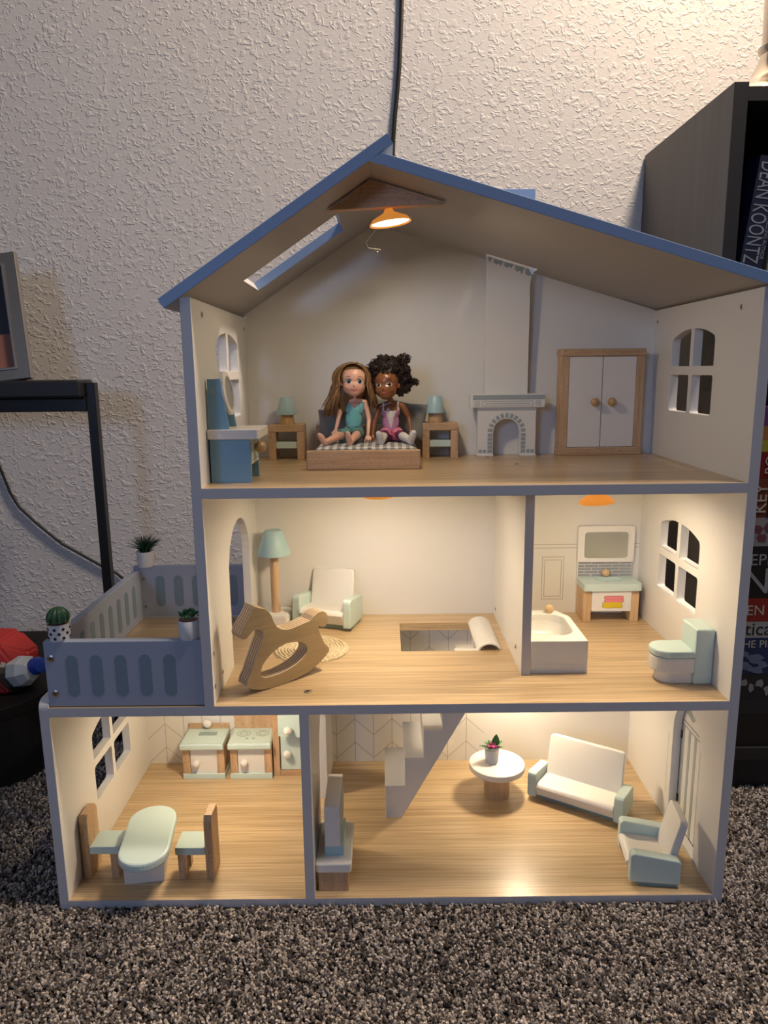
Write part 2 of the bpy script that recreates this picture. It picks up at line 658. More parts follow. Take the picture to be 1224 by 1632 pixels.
# ------------------------------------------------------------------ room: wall, floor, carpet pile
YW = 0.585
o = obj('wall_back', box(-3.0, 3.0, YW, YW + 0.1, -0.01, 2.6), 'wall')
tag(o, None, None, kind='structure')
o = obj('wall_left', box(-3.1, -3.0, -3.0, YW + 0.1, -0.01, 2.6), 'wall')
tag(o, None, None, kind='structure')
o = obj('floor', box(-3.0, 3.0, -3.0, YW, -0.02, -0.001), 'base')
tag(o, None, None, kind='structure')


def carpet():
    rects = [(-1.15, 1.15, -0.62, -0.004), (-1.15, -0.434, -0.004, YW), (0.434, 1.15, -0.004, YW)]
    bm = bmesh.new()
    for (a, b_, c, d) in rects:
        vs = [bm.verts.new(p) for p in ((a, c, 0), (b_, c, 0), (b_, d, 0), (a, d, 0))]
        bm.faces.new(vs)
    o = obj('carpet_pile', bm, 'yarn')
    tag(o, 'short speckled grey brown carpet pile covering the floor', 'carpet', kind='stuff')
    g = bpy.data.node_groups.new('pile', 'GeometryNodeTree')
    g.interface.new_socket('Geometry', in_out='INPUT', socket_type='NodeSocketGeometry')
    g.interface.new_socket('Geometry', in_out='OUTPUT', socket_type='NodeSocketGeometry')
    N, L = g.nodes, g.links
    gi = N.new('NodeGroupInput'); go = N.new('NodeGroupOutput')
    dist = N.new('GeometryNodeDistributePointsOnFaces')
    dist.inputs['Density'].default_value = 95000
    L.new(gi.outputs[0], dist.inputs['Mesh'])
    cone = N.new('GeometryNodeMeshCone')
    cone.inputs['Vertices'].default_value = 6
    cone.inputs['Side Segments'].default_value = 2
    cone.inputs['Radius Top'].default_value = 0.0015
    cone.inputs['Radius Bottom'].default_value = 0.0022
    cone.inputs['Depth'].default_value = 0.0066
    setp = N.new('GeometryNodeSetPosition')
    nz = N.new('ShaderNodeTexNoise'); nz.inputs['Scale'].default_value = 420
    L.new(cone.outputs['Mesh'], setp.inputs['Geometry'])
    sub = N.new('ShaderNodeVectorMath'); sub.operation = 'SUBTRACT'; sub.inputs[1].default_value = (0.5, 0.5, 0.5)
    mul = N.new('ShaderNodeVectorMath'); mul.operation = 'SCALE'; mul.inputs['Scale'].default_value = 0.004
    L.new(nz.outputs['Color'], sub.inputs[0]); L.new(sub.outputs[0], mul.inputs[0])
    L.new(mul.outputs[0], setp.inputs['Offset'])
    sm = N.new('GeometryNodeSetMaterial'); sm.inputs['Material'].default_value = M['yarn']
    L.new(setp.outputs[0], sm.inputs['Geometry'])
    ins = N.new('GeometryNodeInstanceOnPoints')
    L.new(dist.outputs['Points'], ins.inputs['Points'])
    L.new(sm.outputs[0], ins.inputs['Instance'])
    rv = N.new('FunctionNodeRandomValue'); rv.data_type = 'FLOAT_VECTOR'
    rv.inputs[0].default_value = (-0.75, -0.75, 0); rv.inputs[1].default_value = (0.75, 0.75, 6.28)
    L.new(rv.outputs[0], ins.inputs['Rotation'])
    rs = N.new('FunctionNodeRandomValue'); rs.data_type = 'FLOAT_VECTOR'
    rs.inputs[0].default_value = (0.6, 0.6, 0.6); rs.inputs[1].default_value = (1.15, 1.15, 1.15)
    rs.inputs['Seed'].default_value = 5
    L.new(rs.outputs[0], ins.inputs['Scale'])
    L.new(ins.outputs[0], go.inputs[0])
    md = o.modifiers.new('pile', 'NODES')
    md.node_group = g
    return o


carpet()

# ------------------------------------------------------------------ the dollhouse
Z0, Z1, Z2 = 0.0123, 0.2813, 0.5519
TH = 0.0123
L_, R_ = -0.43, 0.43
XU = -0.2259           # outer face of the upper left wall
XPL = -0.1104          # partition below
XPM = 0.1775           # partition of the middle floor
YB = 0.3365            # inner face of the back board
house = thing('dollhouse', 'large three storey white wooden dollhouse with blue roof edges on the carpet', 'dollhouse')


def win_holes(yc, zb, flip=False):
    """four panes with an arched top; (y, z) outlines"""
    hw, mull = 0.0695, 0.0050
    h = []
    z_m0, z_m1 = zb + 0.0515, zb + 0.0635
    zt = zb + 0.1130
    for s in (-1, 1):
        x0, x1 = (yc - hw, yc - mull) if s < 0 else (yc + mull, yc + hw)
        h.append(rrect(x0, x1, zb, z_m0, 0.004, 3))
        # upper pane, outer top corner rounded by the arch
        pts = []
        n = 8
        inner, outer = (x1, x0) if s < 0 else (x0, x1)
        pts.append((outer, z_m1)); pts.append((inner, z_m1))
        for i in range(n + 1):
            t = i / n
            if i < n - 2:
                q = t / ((n - 3) / n) * 0.90
                pts.append((inner + (outer - inner) * q, zt - 0.0125 * q * q))
            else:
                a = (i - (n - 3)) / 3 * pi / 2
                pts.append((inner + (outer - inner) * (0.90 + 0.10 * sin(a)), zt - 0.0101 - 0.0090 * (1 - cos(a))))
        h.append(pts)
    return h


def wall_yz(name, x0, outline, holes, mats=('white', 'edge')):
    bm = plate([outline] + holes, TH, 0.0006, T(x0 + TH / 2, 0, 0) @ YZ)
    o = obj(name, bm, list(mats), house)
    setmats(o, lambda nn, c: 1 if (nn.y < -0.4 and c.y < 0.003) or (nn.z > 0.5 and c.y < 0.4 and False) else 0)
    return o


def slab(name, x0, x1, y0, y1, z0, hole=None):
    outs = [rrect(x0, x1, y0, y1, 0.0001, 1)]
    if hole:
        outs.append(hole)
    bm = plate(outs, TH, 0.0004, T(0, 0, z0 + TH / 2))
    o = obj(name, bm, ['white', 'edge', 'oak'], house)
    setmats(o, lambda nn, c: 2 if nn.z > 0.5 else (1 if nn.y < -0.4 and c.y < 0.003 else (2 if hole and abs(nn.z) < 0.5 and c.y > 0.1 and c.y < 0.31 and c.x > 0 and c.x < 0.17 else 0)))
    return o


# floor boards
slab('floor_board', L_ + TH, R_ - TH, 0, YB, 0.0)
slab('floor_board', L_ + TH, R_ - TH, 0, YB, Z1 - TH,
     hole=[(0.0195, 0.172), (0.1375, 0.172), (0.1375, 0.291), (0.0195, 0.291)])
slab('floor_board', XU + TH, R_ - TH, 0, YB, Z2 - TH)
# side walls
wall_yz('side_wall', L_, [(0, 0), (YB + 0.008, 0), (YB + 0.008, 0.291)] + [(0.012 - 0.012 * sin(i * pi / 12), 0.279 + 0.012 * cos(i * pi / 12)) for i in range(7)],
        win_holes(0.183, 0.0830))
right_prof = [(0, 0), (YB + 0.008, 0), (YB + 0.008, 0.7695), (0, 0.7695)]
door_hole = arch(0.0650, 0.1560, 0.0155, 0.165, 0.2190)
wall_yz('side_wall', R_ - TH, right_prof, win_holes(0.183, 0.3525) + win_holes(0.183, 0.6215) + [door_hole])
wall_yz('side_wall', XU, [(0, Z1), (0.12, Z1), (0.12, 0.425)] + [(0.1955 - 0.0755 * cos(i * pi / 16), 0.413 + 0.063 * sin(i * pi / 16)) for i in range(1, 16)] +
        [(0.271, 0.413), (0.271, Z1), (YB + 0.008, Z1), (YB + 0.008, 0.7650), (0, 0.7650)], win_holes(0.183, 0.6215))
# partitions
wall_yz('partition', XPL, [(0, Z0), (0.110, Z0), (0.110, 0.15)] + [(0.1675 - 0.0575 * cos(i * pi / 14), 0.150 + 0.056 * sin(i * pi / 14)) for i in range(1, 14)] +
        [(0.225, 0.15), (0.225, Z0), (YB, Z0), (YB, Z1 - TH), (0, Z1 - TH)], [])
o = wall_yz('partition', XPM, [(0.0, Z1), (YB, Z1), (YB, Z2 - TH), (0.0, Z2 - TH)], [])
me = o.data
o.location = (0, 0, 0)
# the middle partition stops short of the front edge
for v in me.vertices:
    if v.co.y < 0.1:
        f = (v.co.z - Z1) / (Z2 - TH - Z1)
        v.co.y += 0.083
setmats(o, lambda nn, c: 1 if nn.y < -0.4 else 0)
# slim filler of the partition under the attic floor
# back boards: lower one, and the attic one leaning slightly
obj('back_wall', box(L_ + TH, R_ - TH, YB, YB + 0.006, 0, Z1), 'white', house)
obj('back_wall', box(XU + TH, R_ - TH, YB, YB + 0.006, Z1, Z2), 'white', house)
attic_out = [(XU + TH, Z2), (R_ - TH, Z2), (R_ - TH, 0.7705), (-0.0155, 0.9005), (XU + TH, 0.7705)]
bm = plate([attic_out], 0.005, 0.0, T(0, 0, 0) @ XZ)
for v in bm.verts:
    v.co.y += 0.3165 + (v.co.z - Z2) / 0.22 * 0.014
obj('back_wall', bm, 'white', house)

# printed chevron tiles on the lower back wall
bm = bmesh.new()
parts = []


def line_xz(x0, z0, x1, z1, wd, y, th=0.0002):
    d = Vector((x1 - x0, 0, z1 - z0))
    ln = d.length
    a = math.atan2(d.z, d.x)
    return xf(box(-wd / 4, ln + wd / 4, -th, 0, -wd / 2, wd / 2), T(x0, y, z0) @ Matrix.Rotation(-a, 4, 'Y'))


def chevrons(xa, xb, xpeak, zpeak):
    ps = []
    sp, rise, vs = 0.0322, 0.0300, 0.0435
    k0 = int((xa - xpeak) / sp) - 2
    for k in range(k0, k0 + 60):
        x = xpeak + k * sp
        if x < xa + 0.001 and x + sp < xa + 0.001:
            continue
        if x > xb:
            break
        if x > xa:
            ps.append(line_xz(x, Z0, x, Z1 - TH, 0.0010, YB))
        for j in range(-4, 7):
            za = zpeak + j * vs - (rise if k % 2 else 0)
            zb_ = zpeak + j * vs - (0 if k % 2 else rise)
            x1, x2, q1, q2 = x, x + sp, za, zb_
            if x1 < xa:
                t = (xa - x1) / sp; q1 = q1 + (q2 - q1) * t; x1 = xa
            if x2 > xb:
                t = (xb - x1) / (x2 - x1); q2 = q1 + (q2 - q1) * t; x2 = xb
            if x2 - x1 < 0.001 or min(q1, q2) < Z0 or max(q1, q2) > Z1 - TH:
                if max(q1, q2) <= Z0 or min(q1, q2) >= Z1 - TH or x2 - x1 < .001:
                    continue
                if min(q1, q2) < Z0:
                    if q1 < q2:
                        t = (Z0 - q1) / (q2 - q1); x1 += (x2 - x1) * t; q1 = Z0
                    else:
                        t = (q1 - Z0) / (q1 - q2); x2 = x1 + (x2 - x1) * t; q2 = Z0
                if max(q1, q2) > Z1 - TH:
                    continue
            ps.append(line_xz(x1, q1, x2, q2, 0.0010, YB))
    return ps


ps = chevrons(L_ + TH, XPL, -0.3875, 0.0868) + chevrons(XPL + TH, 0.166, -0.0582, 0.0922)
o = obj('chevron_print', join(*ps), 'faintprint', house)
o['kind'] = 'stuff'
# printed wainscot of the bathroom
ps = [box(XPM + TH, R_ - TH, YB - 0.0003, YB, 0.3985, 0.3995), box(XPM + TH, R_ - TH, YB - 0.0003, YB, 0.3925, 0.3935)]
for (x0, x1, z0, z1) in ((0.2575, 0.294, 0.3045, 0.378), (0.2615, 0.290, 0.3095, 0.373), (0.205, 0.2415, 0.3045, 0.378), (0.209, 0.2375, 0.3095, 0.373)):
    for q in ((x0, x1, z0, z0 + .001), (x0, x1, z1 - .001, z1), (x0, x0 + .001, z0, z1), (x1 - .001, x1, z0, z1)):
        ps.append(box(q[0], q[1], YB - 0.0003, YB, q[2], q[3]))
obj('wainscot_print', join(*ps), 'faintprint', house)

# roof panels
aL = math.atan(0.653)
aR = math.atan(0.298)


def roof(name, p0, ang, length, hole=None, flip=1, width=(-0.002, 0.352)):
    """p0 = lower/inner underside corner (x,z); panel runs along ang for length; local (s, y)"""
    outs = [[(0, width[0]), (length, width[0]), (length, width[1]), (0, width[1])]]
    if hole:
        outs.append(hole)
    bm = plate(outs, TH, 0.0006, T(0, 0, TH / 2))
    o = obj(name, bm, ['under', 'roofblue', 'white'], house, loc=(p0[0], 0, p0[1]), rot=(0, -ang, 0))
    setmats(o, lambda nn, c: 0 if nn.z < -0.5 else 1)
    return o


lenL = math.hypot(0.0093 + 0.2426, 0.9197 - 0.7531) + 0.001
s0 = (-0.1765 + 0.2426) / cos(aL)
s1 = (-0.0560 + 0.2426) / cos(aL)
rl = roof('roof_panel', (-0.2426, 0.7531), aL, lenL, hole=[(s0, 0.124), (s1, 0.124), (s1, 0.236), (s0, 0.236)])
cx0 = (0.150 + 0.0155) / cos(aR)
cx1 = (0.229 + 0.0155) / cos(aR)
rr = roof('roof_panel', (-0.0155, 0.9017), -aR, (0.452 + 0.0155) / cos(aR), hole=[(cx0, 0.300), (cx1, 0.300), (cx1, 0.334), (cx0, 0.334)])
for v in rr.data.vertices:
    if v.co.x < 0.004 and v.co.z > TH / 2:
        v.co.x += 0.0108
for p in rr.data.polygons:
    if cx0 - 0.003 < p.center.x < cx1 + 0.003 and 0.29 < p.center.y < 0.34 and abs(p.normal.z) < 0.5:
        p.material_index = 2
for p in rl.data.polygons:   # white lower end of the skylight cut
    if p.normal.x > 0.8 and p.center.x < s1 - 0.01:
        p.material_index = 2
# triangular beam that carries the attic lamp
tri = [(-0.0620, 0.8690), (0.0690, 0.8725), (-0.0158, 0.8995)]
bm = plate([[(-0.0642, 0.8660), (0.0715, 0.8715), (-0.0158, 0.8995)]], 0.012, 0.0006, T(0, 0.068, 0) @ XZ)
beam = obj('ridge_beam', bm, 'beech_x', house)

# stone chips printed at the chimney top, chimney breast and stack
bm = plate([[(0.1535, Z2 + 0.093), (0.2195, Z2 + 0.093), (0.2195, 0.8355), (0.1535, 0.8555)]], 0.012, 0.0008, T(0, 0.3085, 0) @ XZ)
breast = obj('chimney_breast', bm, 'white', house)
rs_ = random.Random(4)
for i in range(8):
    x = 0.1552 + i * 0.0079
    z0_ = 0.8490 - (x - 0.1552) * 0.298
    h = 0.0085 + 0.0045 * rs_.random()
    if i % 2:
        pts = [(x + 0.0012, z0_ - 0.0012), (x + 0.0062, z0_ - 0.0028), (x + 0.0098, z0_ - h * 0.85), (x + 0.0052, z0_ - h - 0.0012), (x + 0.0004, z0_ - h * 0.75)]
    else:
        pts = [(x - 0.0006, z0_ - 0.0006), (x + 0.0076, z0_ - 0.0030), (x + 0.0064, z0_ - h * 0.50), (x + 0.0030, z0_ - h), (x + 0.0008, z0_ - h * 0.55)]
    obj('printed_stone', plate([pts], 0.0004, 0, T(0, 0.3023, 0) @ XZ), 'greyprint', house)
stack = plate([[(0.1555, 0.842), (0.2255, 0.822), (0.2255, 0.9445), (0.1555, 0.9445)]], 0.012, 0.0006, T(0, 0.3190, 0) @ XZ)
obj('chimney_stack', stack, 'roofblue', house)

# stairs
prof = [(-0.006, Z0), (-0.006, 0.064), (0.0240, 0.064), (0.0240, 0.1100), (0.0525, 0.1100), (0.0525, 0.1545), (0.081, 0.1545), (0.081, 0.199),
        (0.1095, 0.199), (0.1095, 0.2440), (0.137, 0.2440), (0.137, 0.2685), (0.161, 0.2685), (0.1125, 0.1800), (0.0188, Z0)]
stairs = obj('stairs', plate([prof], 0.004, 0.0004, T(0, 0.174, 0) @ XZ), 'white', house)
obj('stair_stringer', plate([prof], 0.004, 0.0004, T(0, 0.283, 0) @ XZ), 'white', stairs)
tr = [(-0.0068, 0.0245, 0.064), (0.0232, 0.053, 0.110), (0.0517, 0.0815, 0.1545), (0.0802, 0.110, 0.199), (0.1087, 0.1375, 0.244)]
zp = Z0
for (a, b_, z) in tr:
    obj('stair_tread', box(a, b_, 0.1712, 0.2858, z, z + 0.0022, 0.0003), 'white', stairs)
    obj('stair_riser', box(a + 0.0006, a + 0.0032, 0.1722, 0.2848, zp, z), 'white', stairs)
    zp = z
obj('stair_tread', box(0.0985, 0.134, 0.1735, 0.1835, 0.2745, 0.2805, 0.0004), 'white', stairs)
# curved white lip bridging the stair opening
pts_o = []
for i in range(11):
    t = i / 10
    a = radians(168 - 140 * t)
    pts_o.append((0.1485 + 0.0185 * cos(a), 0.2775 + 0.0145 * sin(a)))
pts_i = [(x + (0.1485 - x) * 0.13, z - 0.0018) for x, z in pts_o][::-1]
obj('stair_lip', plate([pts_o + pts_i], 0.120, 0.0004, T(0, 0.231, 0) @ XZ), 'white', house)

# front door seen through the arch, and its hinges, handle, stripes
door = obj('front_door', plate([arch(0.058, 0.1555, 0.016, 0.166, 0.2215)], 0.006, 0.0004, T(0.4335, 0, 0) @ YZ), 'white', house)
for y in (0.0665, 0.0860, 0.1055, 0.1250, 0.1450):
    obj('door_stripe', box(0.4301, 0.4305, y, y + 0.0070, 0.017, 0.172), 'greyprint', door)
for z in (0.1725, 0.1790):
    obj('door_stripe', box(0.4301, 0.4305, 0.0595, 0.1540, z, z + 0.0022), 'greyprint', door)
for k in range(4):
    a0, a1 = radians(22 + 36 * k), radians(22 + 36 * k + 26)
    c = 0.1068
    pts = [(c + 0.016 * cos(a0), 0.185 + 0.012 * sin(a0)), (c + 0.039 * cos(a0), 0.185 + 0.028 * sin(a0)), (c + 0.039 * cos((a0 + a1) / 2), 0.185 + 0.030 * sin((a0 + a1) / 2)), (c + 0.039 * cos(a1), 0.185 + 0.028 * sin(a1)), (c + 0.016 * cos(a1), 0.185 + 0.012 * sin(a1))]
    obj('fan_light', plate([pts], 0.0004, 0, T(0.4303, 0, 0) @ YZ), 'greyprint', door)
for z in (0.048, 0.150):
    obj('hinge', box(0.4285, 0.4305, 0.1515, 0.1550, z, z + 0.012, 0.0006), 'black', door)
obj('door_handle', ball(0.006, (0.4290, 0.0700, 0.105), (0.35, 0.6, 1.4)), 'screwdark', door)
# slot cut beside the door
obj('wall_groove', box(R_ - TH - 0.0002, R_ - TH + 0.0001, 0.1698, 0.1706, 0.054, 0.150), 'lineprint', house)

# balcony
YF = 0.0022
XB = -0.4175


def slots(o, frame, n, x0, dx, z0, z1, wd, face):
    for i in range(n):
        x = x0 + i * dx
        pl = rrect(x - wd / 2, x + wd / 2, z0, z1, wd / 2 - 1e-5, 6)
        if frame == 'xz':
            bm = plate([pl], 0.0004, 0, T(0, face, 0) @ XZ)
        else:
            bm = plate([pl], 0.0004, 0, T(face, 0, 0) @ YZ)
        obj('railing_slot', bm, 'slot', o)


def screw(parent, p, axis, r=0.0042, mat='steel', cross=True, name='screw'):
    bm = lathe([(0, 0.0008), (r * 0.7, 0.0008), (r, 0.0002), (r, -0.0002), (0, -0.0002)], 18)
    if axis == 'y':
        mm = T(*p) @ Rx(pi / 2)
    elif axis == 'x':
        mm = T(*p) @ Ry(pi / 2)
    elif axis == '-x':
        mm = T(*p) @ Ry(-pi / 2)
    else:
        mm = T(*p)
    o = obj(name, xf(bm, mm), mat, parent, smooth=True)
    if cross:
        bm = join(box(-r * .55, r * .55, -r * .1, r * .1, 0.0008, 0.00095), box(-r * .1, r * .1, -r * .55, r * .55, 0.0008, 0.00095))
        obj('screw_slot', xf(bm, mm @ Rz(0.6)), 'screwdark', o)
    return o


bf = obj('railing_panel', box(XB, -0.2262, YF, YF + 0.011, Z1 + 0.0008, 0.3665, 0.0012), 'balc', house)
slots(bf, 'xz', 5, -0.3845, 0.0297, 0.2950, 0.3490, 0.0148, YF)
screw(bf, (-0.4095, YF, 0.3445), 'y', 0.0046)
screw(bf, (-0.4080, YF, 0.2990), 'y', 0.0046)
bl = obj('railing_panel', box(XB, XB + 0.011, YF + 0.0112, 0.3250, Z1 + 0.0006, 0.3660, 0.0012), 'balc', house)
slots(bl, 'yz', 8, 0.055, 0.0335, 0.2950, 0.3490, 0.0148, XB + 0.0111)
screw(bl, (XB + 0.0112, 0.150, 0.3500), 'x', 0.003, cross=False)
bb = obj('railing_panel', box(XB, -0.2262, 0.3252, 0.3362, Z1 + 0.004, 0.3720, 0.0012), 'balc', house)
slots(bb, 'xz', 6, -0.3745, 0.0300, 0.3030, 0.3560, 0.0148, 0.3251)
for z in (0.303, 0.351):
    screw(bb, (XB + 0.0165, 0.3251, z), 'y', 0.003)
    screw(bb, (-0.2330, 0.3251, z), 'y', 0.003)

# screw caps of the walls
for (x, y, z, ax) in ((R_ - TH, 0.3140, 0.7520, '-x'), (R_ - TH, 0.0500, 0.7520, '-x'), (XU + TH, 0.0480, 0.7500, 'x'), (XU + TH, 0.3060, 0.7480, 'x'),
                      (XU + TH, 0.0100, 0.3460, 'x'), (XU + TH, 0.0520, 0.3040, 'x'), (XU + TH, 0.0090, 0.3040, 'x'), (XU + TH, 0.325, 0.306, 'x'),
                      (XPM, 0.3070, 0.2990, '-x'), (XPM, 0.1240, 0.3060, '-x'), (XPM, 0.120, 0.5330, '-x')):
    screw(house, (x, y, z), ax, 0.0036 if y < 0.25 else 0.0032, 'steel', name='screw_cap')
screw(house, (-0.1030, 0.0400, Z1), 'z', 0.0058, 'steel')
for (x, y) in ((0.185, 0.19), (0.155, 0.275)):
    obj('floor_peg', xf(lathe([(0, 0.0003), (0.003, 0.0003), (0.003, 0), (0, 0)], 14), T(x, y, Z2)), 'screwdark', house)

# small ceiling lamps that belong to the house
def ceiling_lamp(name, x, y, ztop, drop, power, r=0.0235, tilt=None, label=None):
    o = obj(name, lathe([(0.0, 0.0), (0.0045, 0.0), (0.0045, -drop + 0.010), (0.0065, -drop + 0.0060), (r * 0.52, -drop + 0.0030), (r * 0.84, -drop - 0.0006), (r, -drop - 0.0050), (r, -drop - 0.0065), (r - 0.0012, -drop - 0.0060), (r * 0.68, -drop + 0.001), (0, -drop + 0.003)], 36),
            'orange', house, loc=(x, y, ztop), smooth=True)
    if tilt:
        o.rotation_euler = tilt
    obj('lamp_lens', lathe([(0, -drop - 0.0052), (r - 0.0015, -drop - 0.0048), (r - 0.0015, -drop - 0.0035), (0, -drop - 0.0035)], 32), 'lens', o, smooth=True)
    l = disc_light(name + '_light', (x, y, ztop - drop - 0.0072), power, r * 0.8)
    if tilt:
        l.rotation_euler = tilt
        l.location = Vector((x, y, ztop)) + (Matrix.Rotation(tilt[1], 4, 'Y') @ Matrix.Rotation(0, 4, 'X')).to_3x3() @ Vector((0, 0, -drop - 0.0075))
    return o


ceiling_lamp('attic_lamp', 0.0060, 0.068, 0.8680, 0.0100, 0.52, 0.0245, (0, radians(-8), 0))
# thin lamp wire with its small clip
obj('lamp_wire', tube([(-0.002, 0.075, 0.862), (-0.010, 0.10, 0.850), (-0.022, 0.13, 0.842), (-0.020, 0.145, 0.8375), (-0.004, 0.15, 0.836)], 0.0005, 6), 'lineprint', house)
obj('wire_clip', ball(0.0030, (-0.008, 0.15, 0.8330), (1, 1, 1)), 'steel', house, smooth=True)
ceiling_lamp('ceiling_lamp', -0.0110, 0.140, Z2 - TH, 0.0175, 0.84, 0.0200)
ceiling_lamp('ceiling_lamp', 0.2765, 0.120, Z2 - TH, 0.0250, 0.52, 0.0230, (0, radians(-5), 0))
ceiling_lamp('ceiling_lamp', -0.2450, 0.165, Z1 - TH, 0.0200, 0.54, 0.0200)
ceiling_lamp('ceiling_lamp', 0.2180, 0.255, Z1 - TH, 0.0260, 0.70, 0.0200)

# ------------------------------------------------------------------ attic furniture
# vanity table
va = thing('vanity_table', 'mint vanity table, cool light put in its colour, with round mirror against the left attic wall', 'vanity table', (-0.2128, 0.042, Z2))
obj('side_panel', box(0.0012, 0.0500, 0.0, 0.006, 0, 0.0530, 0.0006), 'vanmint_cool', va)
obj('side_panel', box(0.0012, 0.0500, 0.054, 0.060, 0, 0.0530, 0.0006), 'vanmint_cool', va)
obj('back_panel', box(0.0008, 0.0060, 0.006, 0.054, 0.006, 0.0530), 'vanmint_cool', va)
obj('table_top', plate([rrect(-0.0005, 0.0620, -0.0065, 0.0665, 0.004, 4)], 0.0115, 0.0010, T(0, 0, 0.0588)), 'cream', va)
dr = obj('drawer', box(0.010, 0.0500, 0.0065, 0.0535, 0.0260, 0.0520, 0.0006), 'mint', va)
obj('knob', ball(0.0074, (0.0575, 0.030, 0.0400)), 'ball', dr, smooth=True)
obj('shelf', box(0.006, 0.0500, 0.006, 0.054, 0.0215, 0.0255, 0.0004), 'cream', va)
for y in (0.005, 0.0490):
    o = obj('mirror_bracket', plate([[(0.0015, 0.0645), (0.0250, 0.0645), (0.0165, 0.1240), (0.0015, 0.1240)]], 0.0050, 0.0005, T(0, y, 0) @ XZ), 'vanmint_cool', va)
    if y < 0.02:
        obj('bracket_pin', xf(lathe([(0, 0.0006), (0.0018, 0.0006), (0.0018, 0), (0, 0)], 12), T(0.0070, y - 0.0025, 0.1090) @ Rx(pi / 2)), 'lineprint', o)
bm = lathe([(0, 0.0), (0.0235, 0.0), (0.0265, 0.0012), (0.0265, 0.0045), (0.0235, 0.0058), (0.0205, 0.0058), (0.0205, 0.0042), (0, 0.0042)], 40)
mm = T(0.0080, 0.0270, 0.1095) @ Ry(pi / 2 + radians(0)) @ Matrix.Scale(1.0, 4)
mm = T(0.0170, 0.0290, 0.1060) @ Ry(radians(82))
mi = obj('mirror_frame', xf(bm, mm), 'cream', va, smooth=True)
obj('mirror_glass', xf(lathe([(0, 0.0046), (0.0203, 0.0046), (0.0203, 0.0043), (0, 0.0043)], 40), mm), 'glass', mi, smooth=True)

# nightstands and their lamps
ns_ = thing('nightstand', 'small beech nightstand with pale blue shelf left of the bed', 'nightstand', (-0.1500, 0.2840, Z2), 0, 'nightstands beside the bed')
obj('top', box(-0.0270, 0.0270, -0.0140, 0.0220, 0.0420, 0.0530, 0.0012), 'beech_x', ns_)
for s in (-1, 1):
    obj('leg', box(s * 0.0215 - 0.0055, s * 0.0215 + 0.0055, -0.0140, 0.0220, 0, 0.0420, 0.0006), 'beech_z', ns_)
obj('shelf', box(-0.0160, 0.0160, -0.0120, 0.0200, 0.0170, 0.0270, 0.0008), 'mint', ns_)
ns2 = dup(ns_, (0.0830, 0.2850, Z2), 0, 'small beech nightstand with pale blue shelf between bed and fireplace')
tl = thing('table_lamp', 'toy lamp with light teal shade on the nightstand left of the bed', 'lamp', (-0.1500, 0.2860, Z2 + 0.0530), 0, 'toy lamps on the nightstands')
obj('lamp_base', lathe([(0, 0), (0.0108, 0), (0.0112, 0.0015), (0.0100, 0.014), (0.0085, 0.018), (0, 0.018)], 28), 'ball', tl, smooth=True)
obj('lamp_shade', lathe([(0, 0.0405), (0.0088, 0.0405), (0.0098, 0.0395), (0.0155, 0.0165), (0.0152, 0.0148), (0.013, 0.0148), (0, 0.016)], 36), 'mintblue', tl, smooth=True)
tl2 = dup(tl, (0.0762, 0.2860, Z2 + 0.0530), 0, 'toy lamp with light teal shade on the nightstand beside the fireplace')

# bed
bed = thing('toy_bed', 'low beech toy bed with grey gingham quilt between the nightstands', 'bed', (-0.0300, 0.1460, Z2))
obj('footboard', box(-0.0770, 0.0770, 0, 0.0100, 0, 0.0265, 0.0018), 'beech_x', bed)
obj('bed_frame', box(-0.0740, 0.0740, 0.0100, 0.1500, 0.002, 0.0180, 0.001), 'beech_x', bed)
obj('headboard', box(-0.0770, 0.0770, 0.1480, 0.1580, 0, 0.0500, 0.0018), 'beech_x', bed)
bm = bmesh.new()
nx, ny = 40, 40
grid = [[bm.verts.new((-0.0700 + 0.146 * i / nx, 0.0040 + 0.144 * j / ny, 0)) for j in range(ny + 1)] for i in range(nx + 1)]
for i in range(nx):
    for j in range(ny):
        bm.faces.new((grid[i][j], grid[i + 1][j], grid[i + 1][j + 1], grid[i][j + 1]))
for i in range(nx + 1):
    for j in range(ny + 1):
        v = grid[i][j].co
        e_ = min(i, nx - i, j * 1.0, ny - j) / 4.0
        e_ = min(1, e_)
        v.z = 0.0185 + 0.0115 * math.sqrt(max(0, 1 - (1 - e_) ** 2)) + 0.0012 * noise.noise(Vector((v.x * 80, v.y * 80, 0)))
obj('quilt', bm, 'gingham', bed, smooth=True)


def pillow(name, w_, h, d, loc, rot, label):
    bm = bmesh.new()
    n = 16
    vs = {}
    for s in (1, -1):
        for i in range(n + 1):
            for j in range(n + 1):
                u, v = 2 * i / n - 1, 2 * j / n - 1
                k = max(0, (1 - u ** 4)) ** .5 * max(0, (1 - v ** 4)) ** .5
                if s < 0 and (i in (0, n) or j in (0, n)):
                    vs[(s, i, j)] = vs[(1, i, j)]
                    continue
                pin = 1 - 0.10 * (1 - abs(u)) * (abs(v) ** 3) - 0.0
                pin2 = 1 - 0.10 * (1 - abs(v)) * (abs(u) ** 3)
                vs[(s, i, j)] = bm.verts.new((u * w_ / 2 * pin2, s * d / 2 * k + 0.0006 * noise.noise(Vector((u * 3, v * 3, s))), v * h / 2 * pin + h / 2))
    for s in (1, -1):
        for i in range(n):
            for j in range(n):
                q = [vs[(s, i, j)], vs[(s, i + 1, j)], vs[(s, i + 1, j + 1)], vs[(s, i, j + 1)]]
                bm.faces.new(q if s < 0 else q[::-1])
    o = obj(name, bm, 'greycloth', None, loc=loc, rot=rot, smooth=True)
    return tag(o, label, 'cushion', 'grey cushions on the bed')


